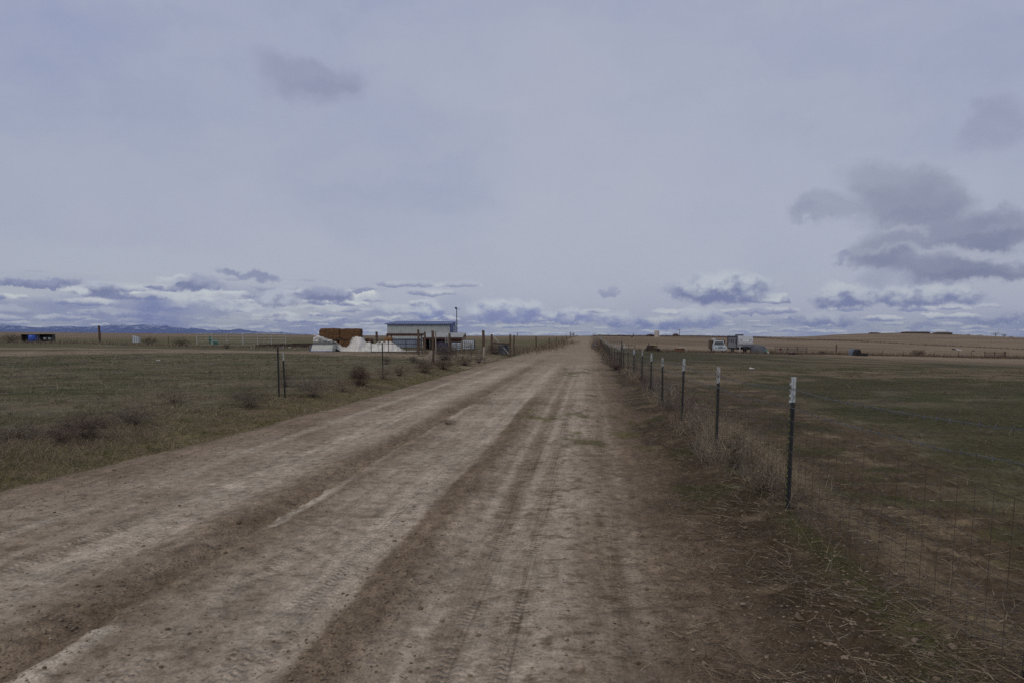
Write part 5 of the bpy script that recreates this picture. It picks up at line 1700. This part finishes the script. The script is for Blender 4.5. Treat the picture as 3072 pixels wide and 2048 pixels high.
# left verge: yellow-green fringe beside the road, dry stalks along the fence, meadow beyond
lv = lambda x, y, u: (u < left_edge(y) - 0.05) * sst(fbm(x * 1.3, y * 0.9, 201, 4), 0.38, 0.58)
plant_field('verge_grass', scatter(34000, -9.6, -5.8, 6.5, 60, lv), 0.08, 0.004, GREEN[:2] + YELLOW + STRAW[:2] + GREEN[1:] + STRAW[1:3], 0.55, 0.5)
plant_field('verge_weeds', scatter(17000, -10.2, -7.2, 7, 75, patch(0.7, 0.6, 0.46, 0.62, 211)), 0.15, 0.0035, GREY + BROWN + STRAW + STRAW[:2], 0.5, 0.4, seg=3)
plant_field('meadow_grass', scatter(52000, -42, -9.2, 9, 62, patch(0.35, 0.8, 0.38, 0.60, 221), 1.35), 0.085, 0.004, GREEN + [(0.14, 0.13, 0.085)] + STRAW[:1] + GREY[:1], 0.6, 0.5)
plant_field('meadow_straw', scatter(15000, -42, -9.5, 10, 66, patch(0.45, 1.3, 0.54, 0.66, 231), 1.35), 0.15, 0.0045, STRAW + GREY, 0.55, 0.4)
# right verge: matted dead stalks under the fence, brown litter, first green shoots
plant_field('fence_weeds', scatter(15000, 1.45, 2.6, 4.2, 60, lambda x, y, u: np.exp(-((u - 1.95) / 0.42) ** 2) * (0.15 + sst(fbm(x * 1.0, y * 0.7, 241, 4), 0.45, 0.62)) * (0.05 + sst(y, 6.6, 9.0))), 0.25, 0.0026, STRAW + GREY + BROWN, 0.36, 0.4, seg=3)
plant_field('pasture_grass', scatter(42000, 4.2, 34, 7, 62, patch(0.4, 0.7, 0.36, 0.58, 251), 1.4), 0.05, 0.004, GREEN + [(0.10, 0.095, 0.04)] + STRAW[2:3], 0.7, 0.5)
plant_field('green_shoots', scatter(3800, 0.5, 4.2, 3.2, 30, lambda x, y, u: sst(fbm(x * 1.3, y * 0.8, 261, 4), 0.56, 0.66) * (0.15 + 0.85 * np.exp(-((u - 1.75) / 0.25) ** 2)), 1.8), 0.055, 0.0025, GREEN, 0.7, 0.6)
plant_field('road_moss', scatter(5000, -2.0, 1.2, 8, 40, lambda x, y, u: sst(fbm(x * 0.8, y * 0.45, 111, 4), 0.58, 0.66), 1.6), 0.028, 0.003, GREEN + [(0.12, 0.11, 0.05)], 1.0, 0.6)


def tuft_field(name, n, per, u0, u1, y0, y1, h, pal, dens, power=1.5, rad=0.07):
    c0 = scatter(n, u0, u1, y0, y1, dens, power)
    pts = np.repeat(c0, per, 0) + RNG.normal(size=(n * per, 2)) * rad * (0.5 + RNG.random((n, 1)).repeat(per, 0))
    plant_field(name, pts, h, 0.0035, pal, 0.42, 0.55, seg=3)


tuft_field('meadow_tufts', 1300, 26, -36, -8.8, 8.5, 55, 0.14, GREEN[:2] + STRAW + GREY[:1] + GREEN[:1] + GREY + BROWN[:1], None)
tuft_field('verge_tufts', 420, 26, -8.6, -6.3, 6.5, 45, 0.12, YELLOW + STRAW + GREEN, None)
tuft_field('pasture_tufts', 1500, 24, 2.6, 30, 4.5, 50, 0.10, GREEN + STRAW[1:3] + BROWN + GREEN[2:], None)


def twigs(name, pts, L, w, pal, seg=4, zoff=0.006, curl=0.5):
    n = len(pts)
    z = terrain(pts[:, 0], pts[:, 1])
    a = RNG.random(n) * 2 * np.pi
    D = np.c_[np.cos(a), np.sin(a), RNG.random(n) * 0.35]
    D /= np.linalg.norm(D, axis=1)[:, None]
    Ln = L * np.exp(RNG.normal(size=n) * 0.55)
    B = np.c_[-np.sin(a), np.cos(a), -0.25 * np.ones(n)] * (RNG.normal(size=(n, 1)) * curl)
    B[:, 2] = -np.abs(B[:, 2]) * 0.5
    V, F, Cc = ribbons(np.c_[pts, z + zoff], D, Ln, w * (0.6 + 0.8 * RNG.random(n)), B, pick(pal, n, 0.3), seg)
    return tag(np_mesh(name, V, F, VC, Cc), kind='stuff')


litd = lambda x, y, u: (sst(u, 0.2, 1.2) * (1 - sst(u, 2.2, 3.6)) + 0.18 * (u > 2.2)) * (0.25 + sst(fbm(x * 1.2, y * 1.0, 271, 4), 0.42, 0.62))
twigs('twig_litter', scatter(24000, 0.0, 6.5, 2.6, 26, litd, 1.9), 0.085, 0.0030, STRAW + BROWN + BROWN + GREY)
twigs('road_twigs', scatter(2600, -6.0, 0.9, 2.6, 16, lambda x, y, u: 0.15 + sst(u, -1.5, 0.9), 1.9), 0.045, 0.0028, BROWN + BROWN + STRAW[:1])


# clods and pebbles on the dirt
def clods(name, pts, r, pal, flat=0.6):
    n = len(pts)
    z = terrain(pts[:, 0], pts[:, 1])
    phi = (1 + 5 ** 0.5) / 2
    ico = np.array([(-1, phi, 0), (1, phi, 0), (-1, -phi, 0), (1, -phi, 0), (0, -1, phi), (0, 1, phi), (0, -1, -phi), (0, 1, -phi), (phi, 0, -1), (phi, 0, 1), (-phi, 0, -1), (-phi, 0, 1)]) / 1.9
    fi = np.array([(0, 11, 5), (0, 5, 1), (0, 1, 7), (0, 7, 10), (0, 10, 11), (1, 5, 9), (5, 11, 4), (11, 10, 2), (10, 7, 6), (7, 1, 8), (3, 9, 4), (3, 4, 2), (3, 2, 6), (3, 6, 8), (3, 8, 9), (4, 9, 5), (2, 4, 11), (6, 2, 10), (8, 6, 7), (9, 8, 1)])
    rr = r * np.exp(RNG.normal(size=n) * 0.5)
    V = ico[None] * (1 + 0.35 * RNG.normal(size=(n, 12, 1)).clip(-1, 1)) * rr[:, None, None]
    V[:, :, 2] *= flat
    V += np.c_[pts, z + rr * 0.2][:, None]
    F = (fi[None] + (np.arange(n) * 12)[:, None, None]).reshape(-1, 3)
    return tag(np_mesh(name, V.reshape(-1, 3), F, VC, np.repeat(pick(pal, n, 0.2), 12, 0)), kind='stuff')


DIRT = [(0.17, 0.130, 0.096), (0.14, 0.106, 0.078), (0.21, 0.168, 0.128)]
cd = lambda x, y, u: np.clip(0.10 + np.exp(-((u + 1.33) / 0.2) ** 2) + 0.9 * np.exp(-((u + 3.04) / 0.25) ** 2) + 0.8 * np.exp(-((u + 5.6) / 0.4) ** 2) + 0.7 * sst(u, 0.0, 0.9), 0, 1)
clods('dirt_crumbs', scatter(16000, -6.4, 2.4, 2.7, 22, cd, 2.0), 0.0050, DIRT)
clods('pale_pebbles', scatter(500, -6.4, 4.5, 2.7, 20, None, 1.9), 0.0045, [(0.30, 0.26, 0.21), (0.24, 0.19, 0.15)], 0.5)


# ------------------------------------------------------------------ tumbleweeds and dead bushes: each its own
def tumbleweed(p, w, h, label, pal=GREY + BROWN, n=900, seed=0, tw=0.0045, name='tumbleweed', cat='tumbleweed', group='dead tumbleweeds along the verge', upright=0.0):
    n = int(n)
    rg = np.random.default_rng(seed + 77)
    d = rg.normal(size=(n, 3))
    d[:, 2] = np.abs(d[:, 2]) * (0.8 + upright)
    d /= np.linalg.norm(d, axis=1)[:, None]
    # main stems out of the root, side twigs curling through the ball
    lump = 0.75 + 0.5 * np.array([float(v) for v in fbm(d[:, 0] * 2 + seed, d[:, 1] * 2 + d[:, 2] * 2, seed)])
    rad = rg.random(n) ** 0.45 * lump
    c = d * rad[:, None] * np.array([w / 2, w / 2 * 0.8, h * 0.62]) + np.array([0, 0, h * 0.33])
    c[:, 2] = np.maximum(c[:, 2], 0.01)
    st = rg.random(n) < 0.22
    P0 = np.where(st[:, None], np.array([0, 0, 0.0]) + rg.normal(size=(n, 3)) * 0.02, c)
    D = np.where(st[:, None], d, d * 0.5 + rg.normal(size=(n, 3)) * 0.75)
    D /= np.linalg.norm(D, axis=1)[:, None]
    L = np.where(st, 0.5 * (w + h) / 2, 0.16 * (w + h) / 2) * (0.6 + 0.8 * rg.random(n))
    V, F, Cc = ribbons(P0, D, L, np.full(n, tw), rg.normal(size=(n, 3)) * 0.4, pick(pal, n, 0.3), 3)
    V[:, 2] = np.maximum(V[:, 2], -0.03)
    o = np_mesh(name, V, F, VC, Cc)
    o.location = p
    return tag(o, label, cat, group)


DK = [(0.095, 0.066, 0.056), (0.07, 0.05, 0.043), (0.13, 0.095, 0.08)]
def tw_px(px, py, wpx, hpx, label, pal=DK, n=1100, seed=0, **k):
    p = hit(px, py)
    s = PXM(p)
    return tumbleweed(p, wpx * s * (1.25 if px < 1000 else 1), hpx * s, label, (pal + [(0.17, 0.135, 0.11), (0.14, 0.108, 0.09)] if 100 < px < 1060 else pal), n * (0.72 if px < 1060 else 1), seed, max(0.0042, s * 0.55), **k)


tw_px(1080, 1156, 58, 66, 'tall dark red brown tumbleweed, darkest and roundest on the left verge', [(0.10, 0.058, 0.046), (0.075, 0.048, 0.04), (0.13, 0.085, 0.068)], 2300, 1)
tw_px(748, 1222, 100, 70, 'wide low dark tumbleweed left of the pair of steel posts', DK + GREY, 1700, 2)
tw_px(255, 1312, 130, 78, 'nearest wide purple brown tumbleweed on the left verge', DK, 2200, 3)
tw_px(185, 1322, 90, 44, 'low dark tumbleweed touching the left side of the nearest wide one', DK, 1100, 4)
tw_px(856, 1158, 44, 62, 'reddish tumbleweed caught around the white tipped steel post', DK + BROWN, 900, 5)
tw_px(940, 1190, 95, 58, 'pale grey tumbleweed right of the white tipped steel post', GREY + DK, 1300, 6)
tw_px(1028, 1172, 60, 46, 'small straw coloured tumbleweed left of the darkest one', STRAW + GREY, 900, 7)
tw_px(1196, 1126, 30, 26, 'small rusty tumbleweed between the darkest tumbleweed and the corner post', BROWN + DK, 600, 8)
tw_px(1160, 1092, 24, 26, 'small grey tumbleweed behind the fence near the tube gate', GREY + DK, 500, 9)
tw_px(1150, 1136, 50, 40, 'pale tumbleweed at the foot of the lone steel post', GREY + STRAW, 900, 10)
tw_px(1275, 1118, 60, 42, 'brown tumbleweed at the foot of the broken board', DK + BROWN, 1100, 11)
tw_px(1335, 1082, 80, 48, 'dark bushy tumbleweed behind the fence right of the corner post', DK + GREY, 1500, 12)
tw_px(1395, 1096, 62, 36, 'straw and brown tumbleweed below the liquid totes', STRAW + DK, 1200, 13)
tw_px(1330, 1108, 70, 34, 'reddish low tumbleweed on the verge right of the broken board', BROWN + DK, 1100, 14)
tw_px(1436, 1088, 36, 26, 'small tumbleweed left of the pale short post', GREY + BROWN, 700, 15)
tw_px(1484, 1064, 46, 34, 'dark tumbleweed under the brace rail', DK, 900, 16)
tw_px(1240, 1086, 34, 22, 'low grey tumbleweed behind the broken board', GREY + DK, 600, 17)
tw_px(681, 1046, 16, 18, 'small black tumbleweed in front of the teal sheet', [(0.035, 0.028, 0.024)], 500, 18)
tw_px(1345, 1272, 62, 15, 'flat brown weed lying in the road rut', BROWN + STRAW, 420, 19)
tw_px(400, 1270, 110, 52, 'faded lilac grey tumbleweed right of the nearest wide one', GREY + DK, 1300, 20)
tw_px(60, 1310, 120, 50, 'sprawling grey tumbleweed at the left edge of the photograph', GREY + STRAW, 1300, 21)
tw_px(520, 1205, 90, 44, 'pale sprawling tumbleweed in the meadow left of the steel posts', GREY + STRAW, 1000, 22)
tw_px(35, 1029, 60, 26, 'dark scrubby bush left of the black boxes', DK, 900, 23, name='bush', cat='bush', group='scrubby bushes at the field edge')
tw_px(450, 1033, 46, 20, 'dark scrubby bush right of the torn plastic tote', DK + GREEN, 800, 24, name='bush', cat='bush', group='scrubby bushes at the field edge')
tw_px(545, 1040, 42, 26, 'dark green brown bush left of the corral panels', DK + GREEN, 900, 25, name='bush', cat='bush', group='scrubby bushes at the field edge')
tw_px(2466, 1062, 20, 12, 'small rubble coloured bush left of the lone dark post', DK + GREY, 500, 26, name='bush', cat='bush', group='scrubby bushes at the field edge')
tw_px(2755, 1066, 44, 18, 'reddish weedy bush left of the thicker stake', DK + BROWN, 700, 27, name='bush', cat='bush', group='scrubby bushes at the field edge')
tw_px(2315, 1061, 26, 12, 'yellowish weed clump between the heap and the corral panel', YELLOW, 500, 28, name='bush', cat='bush', group='scrubby bushes at the field edge')
tw_px(1848, 1108, 44, 22, 'dark matted tumbleweed at the foot of the tall narrow gate post', DK, 900, 29, group='dead weeds in the right fence')
tw_px(2200, 1400, 170, 110, 'pale brown tumbleweed matted against the fence between the second and nearest full posts', STRAW + GREY + STRAW + BROWN, 1300, 30, group='dead weeds in the right fence', upright=1.0)
tw_px(2280, 1478, 150, 90, 'browner tumbleweed caught in the wire just left of the nearest full post', BROWN + GREY + STRAW, 900, 31, group='dead weeds in the right fence', upright=0.8)
tw_px(2085, 1300, 110, 60, 'grey brown tumbleweed between the second and third nearest full posts', GREY + STRAW, 800, 32, group='dead weeds in the right fence', upright=0.6)
tw_px(2005, 1232, 50, 36, 'low tumbleweed between the third and fourth nearest full posts', GREY + BROWN, 800, 33, group='dead weeds in the right fence')
tw_px(2160, 1130, 60, 30, 'pale spindly weed standing beside the top of the second nearest post in the pasture', STRAW, 260, 34, name='dry_weed', cat='weed', group=None, upright=1.5)


# distant bushes and trees on the skyline, rows of weeds on the far field line
def far_bush(px, py, wpx, hpx, label, group, seed, trunk=False, pal=None):
    p = hit(px, py)
    s = PXM(p)
    w, h = wpx * s, hpx * s
    n = 420
    rg = np.random.default_rng(seed)
    d = rg.normal(size=(n, 3)); d /= np.linalg.norm(d, axis=1)[:, None]
    rad = rg.random(n) ** 0.4
    base_h = 0.35 * h if trunk else 0.1 * h
    c = d * rad[:, None] * np.array([w / 2, w / 2.5, (h - base_h) / 2]) + np.array([0, 0, base_h + (h - base_h) / 2])
    pal_ = pal or [(0.06, 0.045, 0.04), (0.085, 0.062, 0.05)]
    V, F, Cc = ribbons(c, d * 0.6 + rg.normal(size=(n, 3)) * 0.5, np.full(n, 0.16 * h), np.full(n, 0.22 * s), rg.normal(size=(n, 3)) * 0.2, pick(pal_, n, 0.25), 2)
    if not trunk:
        o_ = np_mesh('bush', V, F, VC, Cc)
        o_.location = p
        return tag(o_, label, 'bush', group)
    e = empty('bare_tree', p, label, 'tree', group)
    np_mesh('crown', V, F, VC, Cc, parent=e)
    if trunk:
        MB().tube([(0, 0, -0.5), (0.1, 0, h * 0.3), (0, 0, h * 0.6)], 0.25, 7, 0.1).build('trunk', M['wood'], e)
        mb = MB()
        for k in range(5):
            a = k * 1.3
            mb.tube([(0, 0, h * (0.25 + 0.05 * k)), (math.cos(a) * w * 0.3, math.sin(a) * w * 0.2, h * (0.55 + 0.06 * k))], 0.12, 5, 0.04)
        mb.build('limbs', M['wood'], e)
    return e


far_bush(2986, 1009, 30, 12, 'larger leafless tree on the right end of the hill', 'leafless trees on the hill', 301, True)
far_bush(3012, 1011, 18, 9, 'smaller leafless tree right of the larger one on the hill', 'leafless trees on the hill', 302, True)
far_bush(2906, 1006, 12, 4, 'tiny bush on the hill crest right of the shorter building', 'bushes on the skyline', 303)
far_bush(2940, 1008, 20, 4, 'flat bush on the hill crest left of the leafless trees', 'bushes on the skyline', 304)
far_bush(3034, 1013, 12, 4, 'tiny bush right of the leafless trees', 'bushes on the skyline', 305)
for k, (px, w_, h_, lb) in enumerate([(1783, 13, 9, 'dark bush where the far right fence meets the skyline'), (1797, 12, 6, 'round bush just right of the darkest skyline bush'), (1812, 14, 4, 'flat bush third from the road on the skyline'),
                                       (1824, 10, 5, 'small upright bush fourth from the road on the skyline'), (1852, 22, 5, 'wide reddish bush on the skyline left of the leaning post'),
                                       (1870, 16, 4, 'low bush on the skyline touching the leaning post'), (1920, 20, 4, 'low bush right of the leaning post on the skyline'),
                                       (2000, 26, 4, 'low bush between the water tank and the far power pole'), (2050, 24, 4, 'low bush right of the far power pole'), (1730, 8, 4, 'dark bush beside the timber frame at the crest')]):
    far_bush(px, float(np.interp(px, SKYX, SKYY)) + 3, w_, h_, lb, 'bushes on the skyline', 310 + k, False, [(0.075, 0.05, 0.042), (0.06, 0.045, 0.038)])
far_bush(2515, 1024, 38, 7, 'reddish brush patch on the dark field line left of the hill', 'bushes on the skyline', 330, False, [(0.12, 0.075, 0.06)])


def line_weeds(name, pxs, hpx, n, pal, jitter=1.2):
    pts3 = [hit(a, b) for a, b in pxs]
    seg = RNG.integers(0, len(pts3) - 1, n)
    f = RNG.random(n)
    A = np.array([tuple(q) for q in pts3])
    P = A[seg] * (1 - f[:, None]) + A[seg + 1] * f[:, None]
    P[:, 1] += RNG.normal(size=n) * jitter
    P[:, 0] += RNG.normal(size=n) * jitter
    P[:, 2] = terrain(P[:, 0], P[:, 1], False)
    s = P[:, 1] / FPX
    L = hpx * s * (0.4 + 0.9 * RNG.random(n)) * (0.5 + fbm(P[:, 0] * 0.15, P[:, 1] * 0.15, 401))
    V, F, Cc = ribbons(P, up_dirs(n, 0.5), L, s * 0.7, RNG.normal(size=(n, 3)) * 0.3, pick(pal, n, 0.3), 2)
    return tag(np_mesh(name, V, F, VC, Cc), kind='stuff')


line_weeds('field_line_weeds', [(2060, 1008.5), (2240, 1013), (2460, 1020), (2760, 1034), (3072, 1048), (3400, 1064)], 3.5, 5000, [(0.08, 0.055, 0.045), (0.06, 0.045, 0.035)], 0.8)
line_weeds('skyline_weeds', [(1790, 1008), (1900, 1009), (2100, 1009), (2300, 1012)], 3.0, 3500, [(0.085, 0.06, 0.05), (0.07, 0.052, 0.04)], 4.0)
line_weeds('field_edge_weeds', [(1930, 1054), (2100, 1056), (2300, 1061), (2460, 1061), (2600, 1065), (2760, 1068), (2950, 1073), (3100, 1074)], 9, 9000, BROWN + DK + [(0.12, 0.11, 0.05)], 2.0)
line_weeds('corral_weeds', [(-300, 1033), (0, 1030), (300, 1031), (520, 1040), (700, 1043), (900, 1046)], 9, 8000, STRAW + STRAW + GREY + BROWN, 1.6)
line_weeds('yard_weeds', [(1240, 1062), (1320, 1062), (1430, 1060), (1510, 1063), (1600, 1050), (1650, 1042), (1700, 1028)], 12, 6000, BROWN + DK + STRAW, 1.2)
line_weeds('far_fence_weeds', [(1860, 1100), (1835, 1080), (1815, 1060), (1800, 1045), (1790, 1030)], 14, 3500, BROWN + DK + STRAW[:1], 0.5)

# ------------------------------------------------------------------ mountains
mx = [-900, -500, -200, 0, 20, 60, 110, 150, 200, 230, 260, 300, 340, 372, 400, 425, 450, 480, 500, 520, 545, 560, 575, 590, 605, 620, 640, 660, 690, 705, 720, 745, 770, 800, 850, 880, 915, 935, 1000]
my = [984, 976, 974, 971.5, 974, 977, 983, 979, 977, 980, 981, 977.5, 975, 973.5, 976, 974, 974.5, 976, 976.5, 980, 983, 986.5, 985, 986, 986.5, 989, 991, 989, 991, 987.5, 987, 991, 994, 996, 997, 999, 1000.5, 1004, 1010]
DM = 13500.0
cols_, rows_ = 420, 26
MV, MC = [], []
pxs = np.linspace(-900, 1000, cols_)
skyy = np.interp(pxs, mx, my)
ridge = (HORI - skyy) / FPX * math.cos(PITCH) ** 2
jag = (fbm(pxs * 0.09, pxs * 0, 501, 4) - 0.5) * 0.0014
for j in range(rows_):
    f = j / (rows_ - 1)
    for i in range(cols_):
        # spurs and valleys come forward and back; the back slope falls away again
        spur = (float(fbm(pxs[i] * 0.035 + f * 0.8, f * 3.0, 511, 4)) - 0.5)
        Y = DM - 2600 * (1 - min(f / 0.8, 1)) + 900 * spur * (1 - f) + (2200 * (f - 0.8) / 0.2 if f > 0.8 else 0)
        hgt = (ridge[i] + jag[i] + 0.0) * DM
        up = min(f / 0.8, 1) ** 0.8
        low = -0.004 * DM
        z = low + (hgt - low) * up + 70 * spur * math.sin(math.pi * min(f / 0.8, 1))
        if f > 0.8:
            z = hgt - (f - 0.8) / 0.2 * 250
        x = (pxs[i] - 1536) / FPX * Y * math.cos(PITCH)
        MV.append((x, Y, EYE + z))
MV = np.array(MV)
ix = np.arange(rows_ * cols_).reshape(rows_, cols_)
MF = np.stack([ix[:-1, :-1], ix[:-1, 1:], ix[1:, 1:], ix[1:, :-1]], -1).reshape(-1, 4)
mm = bpy.data.materials.new('hazed_forest_and_snow')
mm.use_nodes = True
t = NT(mm.node_tree)
b = t.n['Principled BSDF']
g = t.n.new('ShaderNodeNewGeometry')
gx_, gy_, gz_ = t.sep(g.outputs['Position'])
ps = t.v('MULTIPLY', g.outputs['Position'], (1.0, 0.5, 4.5))
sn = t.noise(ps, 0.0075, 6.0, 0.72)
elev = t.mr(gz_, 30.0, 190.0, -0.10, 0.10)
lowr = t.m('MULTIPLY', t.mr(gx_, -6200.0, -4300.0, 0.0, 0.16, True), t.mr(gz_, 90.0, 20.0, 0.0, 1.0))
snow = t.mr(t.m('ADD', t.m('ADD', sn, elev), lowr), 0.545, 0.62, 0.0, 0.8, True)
t.put(b.inputs['Base Color'], t.mix(snow, (0.028, 0.056, 0.19), (0.60, 0.66, 0.82)))  # haze painted in: forest base colour tinted blue for the distant air
b.inputs['Roughness'].default_value = 0.9
b.inputs['Specular IOR Level'].default_value = 0.1
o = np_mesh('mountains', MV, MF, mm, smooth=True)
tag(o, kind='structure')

# ------------------------------------------------------------------ the air: pale blue haze as one even box
ztop = float(MV[:, 2].max()) + 40.0
zbot = float(min(GZ.min(), MV[:, 2].min())) - 1.0
HX, HY0, HY1 = 17500.0, -300.0, 17500.0
HX0, HX1 = min(XS.min(), MV[:, 0].min()) - 100, XS.max() + 100
HY0, HY1 = YS.min() - 100, max(YS.max(), MV[:, 1].max()) + 100
mb = MB().box(((HX0 + HX1) / 2, (HY0 + HY1) / 2, (ztop + zbot) / 2), (HX1 - HX0, HY1 - HY0, ztop - zbot))
hm = bpy.data.materials.new('haze')
hm.use_nodes = True
t = NT(hm.node_tree)
t.n.clear()
pv = t.n.new('ShaderNodeVolumePrincipled')
pv.inputs['Color'].default_value = (0.50, 0.62, 1.0, 1)
pv.inputs['Density'].default_value = 0.55 / 13000.0
ou = t.n.new('ShaderNodeOutputMaterial')
t.l.new(pv.outputs[0], ou.inputs['Volume'])
o = mb.build('haze', hm)
tag(o, kind='stuff')
print('FACES', sum(len(q.data.polygons) for q in bpy.data.objects if q.type == 'MESH'))
